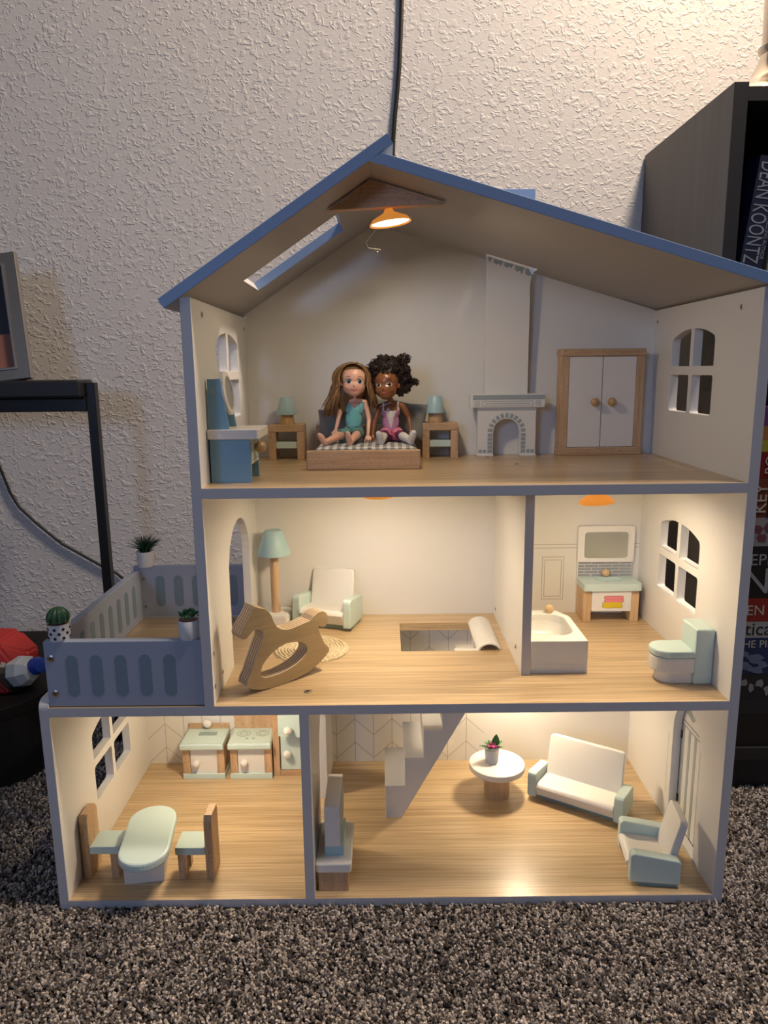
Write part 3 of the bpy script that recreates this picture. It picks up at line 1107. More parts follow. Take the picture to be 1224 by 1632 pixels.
pillow('cushion', 0.054, 0.046, 0.020, (-0.0740, 0.2720, Z2 + 0.0300), (radians(-14), 0, radians(4)), 'dark grey cushion behind the doll with straight honey brown hair')
pillow('cushion', 0.056, 0.056, 0.020, (0.0300, 0.2740, Z2 + 0.0300), (radians(-12), radians(8), radians(-6)), 'dark grey cushion behind the doll with dark curly hair')

# fireplace
fp = thing('fireplace', 'white toy fireplace mantel with grey printed bricks round the arch', 'fireplace', (0.1855, 0.2830, Z2))
FZ = 0.0745
outl = [(-0.0445, 0), (0.0445, 0), (0.0445, FZ + 0.002), (-0.0445, FZ + 0.002)]
a_ = [(-0.0205, 0), (-0.0205, 0.036)]
body = [(-0.0445, 0)] + [(-0.0205, 0)] + [(0 - 0.0205 * cos(i * pi / 16), 0.036 + 0.0215 * sin(i * pi / 16)) for i in range(17)] + [(0.0205, 0), (0.0445, 0), (0.0445, FZ + .002), (-0.0445, FZ + .002)]
obj('surround', plate([body], 0.0130, 0.0006, T(0, 0.0085, 0) @ XZ), 'white', fp)
mt = obj('mantelpiece', box(-0.0570, 0.0570, -0.0020, 0.0180, FZ, 0.0950, 0.0014), 'white', fp)
obj('grey_band', box(-0.0525, 0.0560, -0.0024, -0.0019, 0.0865, 0.0935), 'greyprint', mt)
def frame_xz(x0, x1, z0, z1, wd, y):
    return join(box(x0, x1, y, y + .0004, z0, z0 + wd), box(x0, x1, y, y + .0004, z1 - wd, z1), box(x0, x0 + wd, y, y + .0004, z0, z1), box(x1 - wd, x1, y, y + .0004, z0, z1))
bm = join(frame_xz(-0.0500, -0.0425, 0.0770, 0.0845, 0.0008, -0.0023), frame_xz(0.0425, 0.0500, 0.0770, 0.0845, 0.0008, -0.0023),
          frame_xz(-0.0385, 0.0385, 0.0770, 0.0845, 0.0008, -0.0023), box(-0.034, 0.034, -0.0023, -0.0019, 0.0800, 0.0812),
          box(-0.0475, -0.045, -0.0023, -0.0019, 0.0795, 0.082), box(0.045, 0.0475, -0.0023, -0.0019, 0.0795, 0.082))
obj('mantel_print', bm, 'greyprint', mt)
bm = box(-0.0430, 0.0430, 0.0017, 0.0021, 0.0700, 0.0712)
obj('line_print', bm, 'greyprint', fp)
for k in range(21):
    if k < 5 or k > 15:
        kk = k if k < 5 else 20 - k
        s = -1 if k < 5 else 1
        bm = box(s * 0.0255 - 0.0035, s * 0.0255 + 0.0035, 0.0015, 0.0020, 0.0055 + kk * 0.0062, 0.0055 + kk * 0.0062 + 0.0052)
    else:
        t = pi - (k - 4.5) / 11 * pi
        bm = xf(box(-0.0025, 0.0025, 0.0015, 0.0020, -0.0035, 0.0035), T(0.0255 * cos(t), 0, 0.0365 + 0.0262 * sin(t)) @ Ry(pi / 2 - t))
    obj('brick', bm, 'greyprint', fp)
for s in (-1, 1):
    for q in (0.0335, 0.0400):
        obj('brick', box(s * q - 0.0026, s * q + 0.0026, 0.0015, 0.0020, 0.0055, 0.0105), 'greyprint', fp)
    obj('foot', box(s * 0.033 - 0.0135, s * 0.033 + 0.0135, -0.0005, 0.0165, 0, 0.0032, 0.0012), 'white', fp)

# wardrobe
wd = thing('wardrobe', 'beech framed toy wardrobe with two white doors in the attic corner', 'wardrobe', (0.3300, 0.2880, Z2), radians(3.5))
obj('side_panel', box(-0.0640, -0.0520, 0.0, 0.0230, 0.0, 0.1500, 0.001), 'beech_z', wd)
obj('side_panel', box(0.0520, 0.0640, 0.0, 0.0230, 0.0, 0.1500, 0.001), 'beech_z', wd)
obj('top_panel', box(-0.0655, 0.0655, -0.0015, 0.0240, 0.1495, 0.1605, 0.0015), 'beech_x', wd)
obj('plinth', box(-0.0650, 0.0650, -0.0015, 0.0235, 0.0, 0.0120, 0.0012), 'beech_x', wd)
obj('back_panel', box(-0.0520, 0.0520, 0.0200, 0.0225, 0.0120, 0.1495), 'white', wd)
for s in (-1, 1):
    x0, x1 = (-0.0515, -0.0006) if s < 0 else (0.0006, 0.0515)
    d = obj('wardrobe_door', box(x0, x1, 0.0006, 0.0046, 0.0126, 0.1488, 0.0005), 'cream', wd)
    obj('knob', join(ball(0.0066, (s * 0.0130, -0.0075, 0.0815)), tube([(s * .013, -0.003, .0815), (s * .013, 0.002, .0815)], 0.0028, 12)), 'ball', d, smooth=True)


# ------------------------------------------------------------------ dolls
def capsule(p0, r0, p1, r1, sub=2):
    bm = bmesh.new()
    for p, r in ((p0, r0), (p1, r1)):
        mm = T(*p) @ Matrix.Diagonal((r, r, r, 1))
        bmesh.ops.create_icosphere(bm, subdivisions=sub, radius=1, matrix=mm)
    res = bmesh.ops.convex_hull(bm, input=bm.verts)
    dead = [v for v in set(res['geom_interior'] + res['geom_unused']) if isinstance(v, bmesh.types.BMVert)]
    bmesh.ops.delete(bm, geom=dead, context='VERTS')
    return bm


def ell(c, r, rot=None, sub=3):
    bm = bmesh.new()
    mm = T(*c)
    if rot:
        mm = mm @ rot
    bmesh.ops.create_icosphere(bm, subdivisions=sub, radius=1, matrix=mm @ Matrix.Diagonal((*r, 1)))
    return bm


def remesh(bm, vox, smooth_it=6, name='tmp'):
    me = bpy.data.meshes.new(name)
    bm.to_mesh(me)
    bm.free()
    ob = bpy.data.objects.new('tmpr', me)
    COL.objects.link(ob)
    md = ob.modifiers.new('r', 'REMESH')
    md.mode = 'VOXEL'
    md.voxel_size = vox
    if smooth_it:
        ms = ob.modifiers.new('s', 'SMOOTH')
        ms.factor = 0.5
        ms.iterations = smooth_it
    dg = bpy.context.evaluated_depsgraph_get()
    res = bpy.data.meshes.new_from_object(ob.evaluated_get(dg))
    bpy.data.objects.remove(ob)
    bpy.data.meshes.remove(me)
    for p in res.polygons:
        p.use_smooth = True
    return res


def hand(bms, wrist, fwd, side, up, s=1.0):
    """palm and five separate, slightly curled fingers"""
    f = Vector(fwd).normalized()
    u = Vector(up)
    u = (u - f * u.dot(f)).normalized()
    sd = f.cross(u).normalized() * side
    w0 = Vector(wrist)
    pc = w0 + f * 0.0030 * s
    for k in (-1.0, 0.0, 1.0):
        bms.append(capsule(w0 + sd * 0.0010 * k * s, 0.0019 * s, w0 + f * 0.0048 * s + sd * 0.0022 * k * s, 0.0016 * s, 1))
    for k, ln in zip((-1.5, -0.5, 0.5, 1.5), (0.0042, 0.0052, 0.0050, 0.0040)):
        b0 = w0 + f * 0.0055 * s + sd * 0.0021 * k * s
        b1 = b0 + f * ln * 0.55 * s - u * 0.0003 * s + sd * 0.0003 * k * s
        b2 = b1 + f * ln * 0.40 * s - u * 0.0014 * s
        bms.append(capsule(b0, 0.00088 * s, b1, 0.00082 * s, 1))
        bms.append(capsule(b1, 0.00082 * s, b2, 0.00072 * s, 1))
    t0 = w0 + f * 0.0014 * s + sd * 0.0026 * s
    t1 = t0 + f * 0.0022 * s + sd * 0.0022 * s
    t2 = t1 + f * 0.0022 * s + sd * 0.0004 * s
    bms.append(capsule(t0, 0.00105 * s, t1, 0.00095 * s, 1))
    bms.append(capsule(t1, 0.00095 * s, t2, 0.00085 * s, 1))


def region(me, fn, off, mat, name, parent, wr=0.0, seed=0):
    bm = bmesh.new()
    bm.from_mesh(me)
    bm.normal_update()
    kill = [v for v in bm.verts if not fn(v.co)]
    bmesh.ops.delete(bm, geom=kill, context='VERTS')
    bm.normal_update()
    for v in bm.verts:
        k = off
        if wr:
            k += wr * noise.noise(Vector((v.co.x * 140 + seed, v.co.y * 90, v.co.z * 330)))
        v.co += v.normal * k
    # a rim that closes the cloth against the body
    edges = [e for e in bm.edges if e.is_boundary]
    r = bmesh.ops.extrude_edge_only(bm, edges=edges)
    vs = [g for g in r['geom'] if isinstance(g, bmesh.types.BMVert)]
    for v in vs:
        v.co -= v.normal * (off + 0.0003) if v.normal.length > 0 else Vector()
    o = obj(name, bm, mat, parent)
    for p in o.data.polygons:
        p.use_smooth = True
    return o


def decal(tree, c, fwd, up, a, b_, mat, name, parent, off=0.00025, n=18, pts2=None, th=0.0):
    """small flat patch wrapped on the face; c centre, (a,b) half sizes"""
    f = Vector(fwd).normalized()
    up = Vector(up)
    up = (up - f * up.dot(f)).normalized()
    rt = f.cross(up).normalized()
    bm = bmesh.new()
    C_ = Vector(c)

    def pr(x, y):
        q = C_ + rt * x + up * y
        hit = tree.ray_cast(q + f * 0.05, -f)
        if hit[0] is None:
            return q
        return hit[0] + hit[1] * off
    if pts2 is None:
        rings = []
        ce = bm.verts.new(pr(0, 0))
        for k in (0.5, 1.0):
            rings.append([bm.verts.new(pr(a * k * cos(2 * pi * i / n), b_ * k * sin(2 * pi * i / n))) for i in range(n)])
        for i in range(n):
            j = (i + 1) % n
            bm.faces.new((ce, rings[0][i], rings[0][j]))
            bm.faces.new((rings[0][i], rings[1][i], rings[1][j], rings[0][j]))
    else:
        up_, lo_ = pts2
        A = [bm.verts.new(pr(x, y)) for x, y in up_]
        B = [bm.verts.new(pr(x, y)) for x, y in lo_]
        for i in range(len(A) - 1):
            bm.faces.new((A[i], A[i + 1], B[i + 1], B[i]))
    bmesh.ops.recalc_face_normals(bm, faces=bm.faces)
    return obj(name, bm, mat, parent)


def face(me, body, hc, fwd, roll, sk, s=1.0):
    tree = BVHTree.FromPolygons([v.co.copy() for v in me.vertices], [list(p.vertices) for p in me.polygons])
    f = Vector(fwd).normalized()
    up = Vector((sin(roll), 0, cos(roll)))
    up = (up - f * up.dot(f)).normalized()
    rt = f.cross(up).normalized()
    hc = Vector(hc)
    P = lambda x, y: hc + rt * x * s + up * y * s
    A = sk == 'A'
    for sd in (-1, 1):
        ex, ey = sd * 0.0076, -0.0008
        decal(tree, P(ex, ey), f, up, 0.0043 * s, 0.0034 * s, 'eyewhite', 'eye', body, 0.00018)
        decal(tree, P(ex - 0.0001, ey - 0.0001), f, up, 0.0028 * s, 0.0031 * s, 'irisA' if A else 'irisB', 'iris', body, 0.0003)
        decal(tree, P(ex - 0.0001, ey - 0.0001), f, up, 0.0014 * s, 0.0016 * s, 'pupil', 'pupil', body, 0.0004)
        decal(tree, P(ex + 0.0008, ey + 0.0011), f, up, 0.0006 * s, 0.0006 * s, 'eyewhite', 'eye_glint', body, 0.0005, n=8)
        # upper lash line
        U, Lo = [], []
        for i in range(9):
            t = radians(20 + 140 * i / 8)
            U.append((0.0050 * s * cos(t), 0.0041 * s * sin(t)))
            Lo.append((0.0042 * s * cos(t), 0.0033 * s * sin(t)))
        decal(tree, P(ex, ey), f, up, 0, 0, 'browB', 'lash', body, 0.0004, pts2=(U, Lo))
        U, Lo = [], []
        for i in range(9):
            t = i / 8 * 2 - 1
            arc = 0.0012 * (1 - t * t) + sd * 0.0002
            wdt = 0.00045 * (1 - 0.6 * abs(t))
            U.append((t * 0.0040 * s, (arc + wdt) * s))
            Lo.append((t * 0.0040 * s, (arc - wdt) * s))
        decal(tree, P(ex + sd * 0.0003, ey + 0.0056), f, up, 0, 0, 'browA' if A else 'browB', 'eyebrow', body, 0.0003, pts2=(U, Lo))
    # smiling lips
    U, Lo = [], []
    for i in range(13):
        t = i / 12 * 2 - 1
        U.append((t * 0.0056 * s, (0.0017 * t * t + 0.0007 * (1 - t * t)) * s))
        Lo.append((t * 0.0056 * s, (0.0017 * t * t - 0.0014 * (1 - t * t)) * s))
    decal(tree, P(0, -0.0122), f, up, 0, 0, 'lipA' if A else 'lipB', 'lips', body, 0.0003, pts2=(U, Lo))
    return rt, up, f


def head_parts(bms, hc, fwd, up, s=1.0):
    f = Vector(fwd).normalized()
    up = (Vector(up) - f * Vector(up).dot(f)).normalized()
    rt = f.cross(up).normalized()
    rot = Matrix((rt, -f, up)).transposed().to_4x4()
    H = lambda x, y, z: Vector(hc) + rt * x * s - f * y * s + up * z * s
    bms.append(ell(H(0, 0.002, 0.004), (0.0182 * s, 0.0182 * s, 0.0195 * s), rot))
    bms.append(ell(H(0, -0.003, -0.0075), (0.0160 * s, 0.0140 * s, 0.0135 * s), rot))
    bms.append(ell(H(0, -0.0065, -0.0150), (0.0095 * s, 0.0090 * s, 0.0068 * s), rot))
    bms.append(ell(H(0, -0.0178, -0.0068), (0.0013 * s, 0.0013 * s, 0.0011 * s), rot, 2))      # nose
    bms.append(ell(H(0, -0.0150, -0.0125), (0.0046 * s, 0.0016 * s, 0.0022 * s), rot, 2))      # mouth
    for k in (-1, 1):
        bms.append(ell(H(k * 0.0080, -0.0100, -0.0088), (0.0056 * s, 0.0050 * s, 0.0048 * s), rot, 2))  # cheeks
        bms.append(ell(H(k * 0.0177, 0.002, -0.0035), (0.0020 * s, 0.0028 * s, 0.0040 * s), rot, 2))    # ears
    return rt, up, f, H


def doll(kind, label, base, J):
    d = thing('doll', label, 'doll', base, 0, 'dolls sitting on the bed')
    bms = []
    V = Vector
    head_parts(bms, J['head'], J['fwd'], J['up'])
    bms.append(capsule(J['neck'], 0.0042, V(J['head']) + V((0, 0.002, -0.012)), 0.0044))
    ch = V(J['chest'])
    pv = V(J['pelvis'])
    shL, shR = V(J['shL']), V(J['shR'])
    bms.append(ell(ch, (0.0136, 0.0088, 0.0125)))
    bms.append(ell((ch + pv) / 2, (0.0118, 0.0086, 0.0165)))
    bms.append(capsule(ch - V((0, 0, .002)), 0.0094, pv, 0.0100))
    bms.append(ell(pv, (0.0135, 0.0100, 0.0100)))
    bms.append(capsule(shL, 0.0042, V(J['neck']) - V((0, 0, 0.003)), 0.0045))
    bms.append(capsule(shR, 0.0042, V(J['neck']) - V((0, 0, 0.003)), 0.0045))
    for k in 'LR':
        bms.append(capsule(J['sh' + k], 0.0046, J['el' + k], 0.0035))
        bms.append(capsule(J['el' + k], 0.0035, J['wr' + k], 0.0024))
        fw = V(J['wr' + k]) - V(J['el' + k])
        fw = fw.normalized() + V((0, -0.5, -0.2))
        hand(bms, J['wr' + k], fw, 1 if k == 'L' else -1, (0, 0, 1), 1.05)
        bms.append(capsule(J['hip' + k], 0.0082, J['kn' + k], 0.0060))
        bms.append(capsule(J['kn' + k], 0.0060, J['an' + k], 0.0040))
        # foot: heel on the quilt, sole to the viewer, toes up
        an = V(J['an' + k])
        toe = V(J['toe' + k])
        bms.append(capsule(an + V((0, 0, -0.0008)), 0.0044, an + (toe - an) * 0.65, 0.0045))
        bms.append(capsule(an + (toe - an) * 0.65, 0.0045, toe, 0.0033))
    me = remesh(join(*bms), 0.00062, 3)
    me.materials.append(M['skin' + kind])
    body = bpy.data.objects.new('body', me)
    link(body, d)
    face(me, body, J['head'], J['fwd'], J['roll'], kind)
    return d, body, me


# --- doll with straight honey-brown hair (coordinates relative to the bed top below the pelvis)
bA = (-0.0470, 0.2350, Z2 + 0.0290)
JA = dict(head=(0.0030, -0.0120, 0.0885), fwd=(0.06, -1, 0.02), up=(0.02, 0, 1), roll=0.02, neck=(0.0030, -0.0030, 0.0645), chest=(0.0025, -0.0020, 0.0500), pelvis=(0.0000, 0.0000, 0.0160),
          shL=(-0.0135, -0.0015, 0.0580), shR=(0.0185, -0.0015, 0.0575), elL=(-0.0200, -0.0020, 0.0390), elR=(0.0235, -0.0050, 0.0330),
          wrL=(-0.0245, -0.0120, 0.0190), wrR=(0.0215, -0.0190, 0.0110), hipL=(-0.0065, -0.0020, 0.0130), hipR=(0.0070, -0.0020, 0.0130),
          knL=(-0.0210, -0.0300, 0.0120), knR=(0.0050, -0.0340, 0.0125), anL=(-0.0370, -0.0570, 0.0055), anR=(-0.0025, -0.0600, 0.0052),
          toeL=(-0.0440, -0.0615, 0.0165), toeR=(-0.0050, -0.0650, 0.0185))
dA, bodyA, meA = doll('A', 'doll with straight honey brown hair, aqua tank top and sea green skirt', bA, JA)


def torsoA(c):
    if not (0.018 < c.z < 0.0560 + abs(c.x - 0.0025) * 0.35) or c.y < -0.02:
        return False
    xc = 0.0012 + 0.0013 * (c.z - 0.012) / 0.03
    hw = 0.0138 if c.z < 0.048 else 0.0130
    if abs(c.x - xc) > hw:
        return False
    if c.z > 0.0500 and abs(c.x - 0.003) < (c.z - 0.0500) * 1.1 and c.y < 0.0:
        return False
    return c.z < 0.0600


region(meA, torsoA, 0.0006, 'teal', 'tank_top', bodyA)
region(meA, lambda c: -0.003 < c.z < 0.0250 and abs(c.x) < 0.0170 + max(0, -c.y) * 0.15 and c.x < 0.0172 and -0.0260 < c.y < 0.02 and not (abs(c.x) > 0.0150 and c.z > 0.0200), 0.0016, 'tealskirt', 'skirt', bodyA, 0.0018, 3)


def hair_cap(parent, hc, fwd, up, mat, grow, s=1.0, frontline=0.0100, name='hair'):
    pass


def strands(hc, fn, n, r, rng, seg=5, mid=(0.7, 1, 1, 0.8, 0.3)):
    bms = []
    for i in range(n):
        pts = fn(i, n, rng)
        k = len(pts)
        tp = [0.6 + 0.4 * min(1, 3 * j / k) if j < k * 0.6 else max(0.25, 1 - (j - k * 0.6) / (k * 0.4) * 0.7) for j in range(k)]
        bms.append(tube(pts, r * (0.7 + 0.6 * rng.random()), seg, tp))
    return bms


def merge(bms):
    verts, faces = [], []
    for b_ in bms:
        off = len(verts)
        b_.verts.index_update()
        verts += [v.co.copy() for v in b_.verts]
        faces += [[v.index + off for v in f.verts] for f in b_.faces]
        b_.free()
    me = bpy.data.meshes.new('hair')
    me.from_pydata([tuple(v) for v in verts], [], faces)
    for p in me.polygons:
        p.use_smooth = True
    return me


HA = Vector(JA['head'])


def hairA(i, n, rng):
    # start on a side parting, run over the skull and hang to shoulder length
    side = -1 if rng.random() < 0.60 else 1
    t = rng.random()
    back = rng.random()
    px = 0.0065
    # root along the parting line from forehead to crown
    root = Vector((px + rng.uniform(-.001, .001), -0.0135 + 0.030 * t, 0.0205 + 0.0035 * sin(t * pi)))
    pts = []
    if side < 0:
        ang0, ang1 = radians(80), radians(190 + 8 * rng.random())
        rx, rz = 0.0225 + 0.009 * rng.random(), 0.0235
        flare = 0.004 + 0.015 * rng.random()
    else:
        ang0, ang1 = radians(76), radians(-8)
        rx, rz = 0.0212 + 0.003 * rng.random(), 0.0225
        flare = 0.004 + 0.006 * rng.random()
    y0 = root.y
    for k in range(7):
        u = k / 6
        a = ang0 + (ang1 - ang0) * u
        ysc = math.sqrt(max(0.05, 1 - (y0 / 0.024) ** 2))
        pts.append(HA + Vector((rx * cos(a) * (0.35 + 0.65 * max(ysc, .75)), y0 + u * (0.004 if y0 < 0 else 0.001) + (0.006 * u if y0 < -0.008 else 0), 0.003 + rz * sin(a) * (0.62 + 0.38 * ysc))))
    last = pts[-1]
    ln = 0.032 + 0.016 * rng.random() if side < 0 else 0.026 + 0.014 * rng.random()
    for k in range(1, 6):
        u = k / 5
        pts.append(last + Vector((side * flare * u ** 1.2 + 0.0012 * sin(u * 5 + i), 0.0012 * cos(i + u * 4), -ln * u)))
    return pts


def hairA_back(i, n, rng):
    a = rng.uniform(radians(20), radians(160))
    pts = []
    for k in range(6):
        u = k / 5
        el = radians(85) * (1 - u)
        pts.append(HA + Vector((cos(a) * 0.0215 * cos(el), 0.002 + sin(a) * 0.0205 * cos(el), 0.003 + 0.0220 * sin(el))))
    last = pts[-1]
    for k in range(1, 6):
        u = k / 5
        pts.append(last + Vector((cos(a) * 0.010 * u - 0.006 * u, 0.004 * u * sin(a), -(0.036 + 0.012 * rng.random()) * u)))
    return pts


rg = random.Random(3)
me = merge(strands(HA, hairA, 420, 0.00085, rg) + strands(HA, hairA_back, 240, 0.0010, rg))
me.materials.append(M['hairA'])
me.materials.append(M['hairA2'])
per = {}
for p in me.polygons:
    # whole strands share a tone: polygons come in strand order
    key = p.index // 57
    if key not in per:
        per[key] = 1 if rg.random() < 0.33 else 0
    p.material_index = per[key]
hA = bpy.data.objects.new('hair', me)
link(hA, dA)
capA = remesh(join(ell(HA + Vector((0, 0.0042, 0.0055)), (0.0206, 0.0196, 0.0200)), ell(HA + Vector((-0.004, 0.012, -0.010)), (0.0205, 0.0110, 0.0200)),
                   ell(HA + Vector((-0.016, 0.010, -0.022)), (0.0100, 0.0080, 0.0240))), 0.0012, 2)
capA.materials.append(M['hairA'])
# keep the face free of the scalp shell
bm = bmesh.new(); bm.from_mesh(capA)
bmesh.ops.delete(bm, geom=[v for v in bm.verts if (v.co - HA).y < -0.0075 and (v.co - HA).z < 0.0160], context='VERTS')
bm.to_mesh(capA); bm.free()
link(bpy.data.objects.new('scalp_hair', capA), hA)

# --- doll with dark curls
bB = (0.0080, 0.2400, Z2 + 0.0290)
JB = dict(head=(-0.0060, -0.0140, 0.0835), fwd=(-0.28, -1, 0.03), up=(-0.05, 0, 1), roll=-0.05, neck=(0.0005, -0.0030, 0.0595), chest=(0.0000, -0.0020, 0.0450), pelvis=(0.0000, 0.0000, 0.0140),
          shL=(-0.0165, -0.0015, 0.0510), shR=(0.0170, -0.0015, 0.0525), elL=(-0.0240, -0.0050, 0.0310), elR=(0.0265, -0.0030, 0.0350),
          wrL=(-0.0265, -0.0150, 0.0110), wrR=(0.0290, -0.0130, 0.0170), hipL=(-0.0065, -0.0020, 0.0110), hipR=(0.0070, -0.0020, 0.0110),
          knL=(-0.0110, -0.0310, 0.0110), knR=(0.0160, -0.0310, 0.0110), anL=(-0.0140, -0.0540, 0.0056), anR=(0.0270, -0.0540, 0.0056),
          toeL=(-0.0175, -0.0590, 0.0170), toeR=(0.0310, -0.0590, 0.0175))
dB, bodyB, meB = doll('B', 'doll with dark curly hair, lilac top, pink skirt and white shoes', bB, JB)


def torsoB(c):
    if not (0.012 < c.z < 0.0515) or c.y < -0.02:
        return False
    if abs(c.x) > 0.0130:
        return False
    # scooped neckline with thin straps
    if c.z > 0.0460 and abs(c.x) < 0.0095 and c.y < 0.0:
        return False
    return True


top = region(meB, torsoB, 0.0006, 'lilac', 'tank_top', bodyB)
region(meB, lambda c: 0.0460 < c.z < 0.0600 and 0.0092 < abs(c.x) < 0.0118 and c.y < 0.004, 0.0007, 'offwhite', 'shoulder_strap', bodyB)
region(meB, lambda c: 0.0220 < c.z < 0.0460 and abs(c.x) < 0.0008 + (c.z - 0.0220) * 0.30 and c.y < -0.002, 0.0010, 'offwhite', 'white_chest_print', bodyB)
treeB = BVHTree.FromPolygons([v.co.copy() for v in meB.vertices], [list(p.vertices) for p in meB.polygons])
for k in range(14):
    x = rg.uniform(-0.007, 0.007); z = rg.uniform(0.029, 0.043)
    if abs(x) > 0.0008 + (z - 0.02) * 0.33:
        continue
    decal(treeB, (x, 0, z), (0, -1, 0), (0, 0, 1), 0.0008, 0.0008, 'pink', 'printed_flower', bodyB, 0.0013, n=6)
region(meB, lambda c: -0.001 < c.z < 0.0195 and abs(c.x) < 0.0215 and -0.0250 < c.y < 0.02 and not (abs(c.x) > 0.0165 and c.z > 0.0150), 0.0020, 'pink', 'skirt', bodyB, 0.0018, 9)
region(meB, lambda c: c.z < 0.0200 and -0.0340 < c.y < -0.0230 and abs(c.x) < 0.03, 0.0005, 'plum', 'leggings', bodyB)
region(meB, lambda c: c.z < 0.0260 and c.y < -0.0340, 0.0007, 'offwhite', 'shoes', bodyB)

HB = Vector(JB['head'])


def curl(c, r, rng, turns=1.6):
    ax = Vector((rng.uniform(-1, 1), rng.uniform(-1, 1), rng.uniform(-1, 1))).normalized()
    a = ax.orthogonal().normalized()
    b_ = ax.cross(a)
    n = int(10 * turns)
    pts = []
    for i in range(n):
        t = 2 * pi * turns * i / n
        pts.append(c + (a * cos(t) + b_ * sin(t)) * r * (0.8 + 0.3 * i / n) + ax * r * 1.3 * (i / n - 0.5))
    return tube(pts, 0.00075, 4)


bms = []
cents = [(HB + Vector((0.002, 0.006, 0.020)), (0.0300, 0.0200, 0.0210), 330), (HB + Vector((0.020, 0.010, 0.006)), (0.0170, 0.0140, 0.0240), 170),
         (HB + Vector((-0.020, 0.008, 0.004)), (0.0085, 0.0120, 0.0200), 80), (HB + Vector((0.036, 0.008, 0.002)), (0.0100, 0.006, 0.005), 26),
         (HB + Vector((0.026, 0.004, 0.034)), (0.0080, 0.008, 0.008), 26)]
for c, rad, n in cents:
    for i in range(n):
        while True:
            q = Vector((rg.uniform(-1, 1), rg.uniform(-1, 1), rg.uniform(-1, 1)))
            if 0.55 < q.length < 1:
                break
        p = c + Vector((q.x * rad[0], q.y * rad[1], q.z * rad[2]))
        dd = p - HB
        if dd.y < -0.004 and dd.z < 0.0150 and abs(dd.x + 0.001) < 0.0185:
            continue
        bms.append(curl(p, rg.uniform(0.0018, 0.0034), rg))
me = merge(bms)
me.materials.append(M['hairB'])
hB = bpy.data.objects.new('hair', me)
link(hB, dB)
cap = remesh(join(ell(HB + Vector((0.002, 0.0060, 0.0100)), (0.0225, 0.0180, 0.0220)), ell(HB + Vector((0.002, 0.008, 0.0230)), (0.0235, 0.0145, 0.0150)),
                  ell(HB + Vector((0.018, 0.010, 0.004)), (0.0125, 0.0110, 0.0200)), ell(HB + Vector((-0.018, 0.009, 0.004)), (0.0070, 0.0090, 0.0180))), 0.0012, 1)
cap.materials.append(M['hairB'])
bm = bmesh.new(); bm.from_mesh(cap)
bmesh.ops.delete(bm, geom=[v for v in bm.verts if (v.co - HB).y < -0.0070 and (v.co - HB).z < 0.0150], context='VERTS')
bm.to_mesh(cap); bm.free()
link(bpy.data.objects.new('scalp_hair', cap), hB)

# ------------------------------------------------------------------ middle floor: sitting room
fl = thing('floor_lamp', 'toy floor lamp with pale blue shade in the corner behind the rocking horse', 'floor lamp', (-0.1800, 0.2960, Z1))
obj('lamp_base', plate([rrect(-0.024, 0.024, -0.024, 0.024, 0.009, 5)], 0.0210, 0.0030, T(0, 0, 0.0105)), 'cream', fl)
obj('pole', lathe([(0, 0.021), (0.0072, 0.021), (0.0072, 0.125), (0, 0.125)], 24), 'pale_z', fl, smooth=True)
obj('lamp_shade', lathe([(0, 0.1560), (0.0125, 0.1560), (0.0140, 0.1545), (0.0265, 0.1190), (0.0262, 0.1168), (0.0230, 0.1168), (0, 0.1195)], 40), 'mintblue', fl, smooth=True)


def arc_profile(x0, x1, z0, zf, zb, r):
    return rrect(x0, x1, z0, zb, r, 4)


def sofa(name, label, cat, loc, rz, wid, dep, seat_h, arm_h, back_h, arm_w=0.0145, group=None, plinth=0.006, tilt=14):
    """front towards local -y, footprint centred on the origin"""
    s = thing(name, label, cat, loc, rz, group)
    hw, hd = wid / 2, dep / 2
    inn = hw - arm_w
    obj('plinth', box(-hw + 0.004, hw - 0.004, -hd + 0.012, hd - 0.002, 0, plinth + 0.001), 'mintdark', s)
    # seat cushion with a rounded front
    prof = [(-hd - 0.003 + 0.006, plinth + 0.004), (hd - 0.004, plinth + 0.004), (hd - 0.004, seat_h - 0.004), (-hd + 0.006, seat_h)]
    for i in range(1, 5):
        a = radians(90 + 18 * i)
        prof.append((-hd + 0.006 + 0.009 * cos(a), seat_h - 0.009 + 0.009 * sin(a)))
    seat = obj('seat', plate([prof], inn * 2 - 0.0006, 0.0008, YZ), 'cream', s, smooth=False)
    # back rest, tilted
    bt = 0.0105
    bm = plate([rrect(-inn + 0.0006, inn - 0.0006, 0, back_h - seat_h + 0.010, 0.004, 4, (0.001, 0.006, 0.006, 0.001))], bt, 0.0016, XZ)
    xf(bm, T(0, hd - 0.0110, seat_h - 0.010) @ Rx(-radians(tilt)))
    obj('backrest', bm, 'cream', s)
    for k in (-1, 1):
        p = [(-hd, plinth + 0.0005), (hd, plinth + 0.0005), (hd, arm_h - 0.010), (hd - 0.003, arm_h - 0.007), (-hd + 0.006, arm_h)]
        for i in range(1, 4):
            a = radians(90 + 30 * i)
            p.append((-hd + 0.006 + 0.006 * cos(a), arm_h - 0.006 + 0.006 * sin(a)))
        bm = plate([p], arm_w, 0.0014, T(k * (hw - arm_w / 2), 0, 0) @ YZ)
        obj('arm', bm, 'mint', s)
    return s


sofa('armchair', 'white toy armchair with mint arms behind the rocking horse', 'armchair', (-0.0960, 0.2930, Z1), radians(-17), 0.0990, 0.0600, 0.0320, 0.0520, 0.0860, 0.0130)

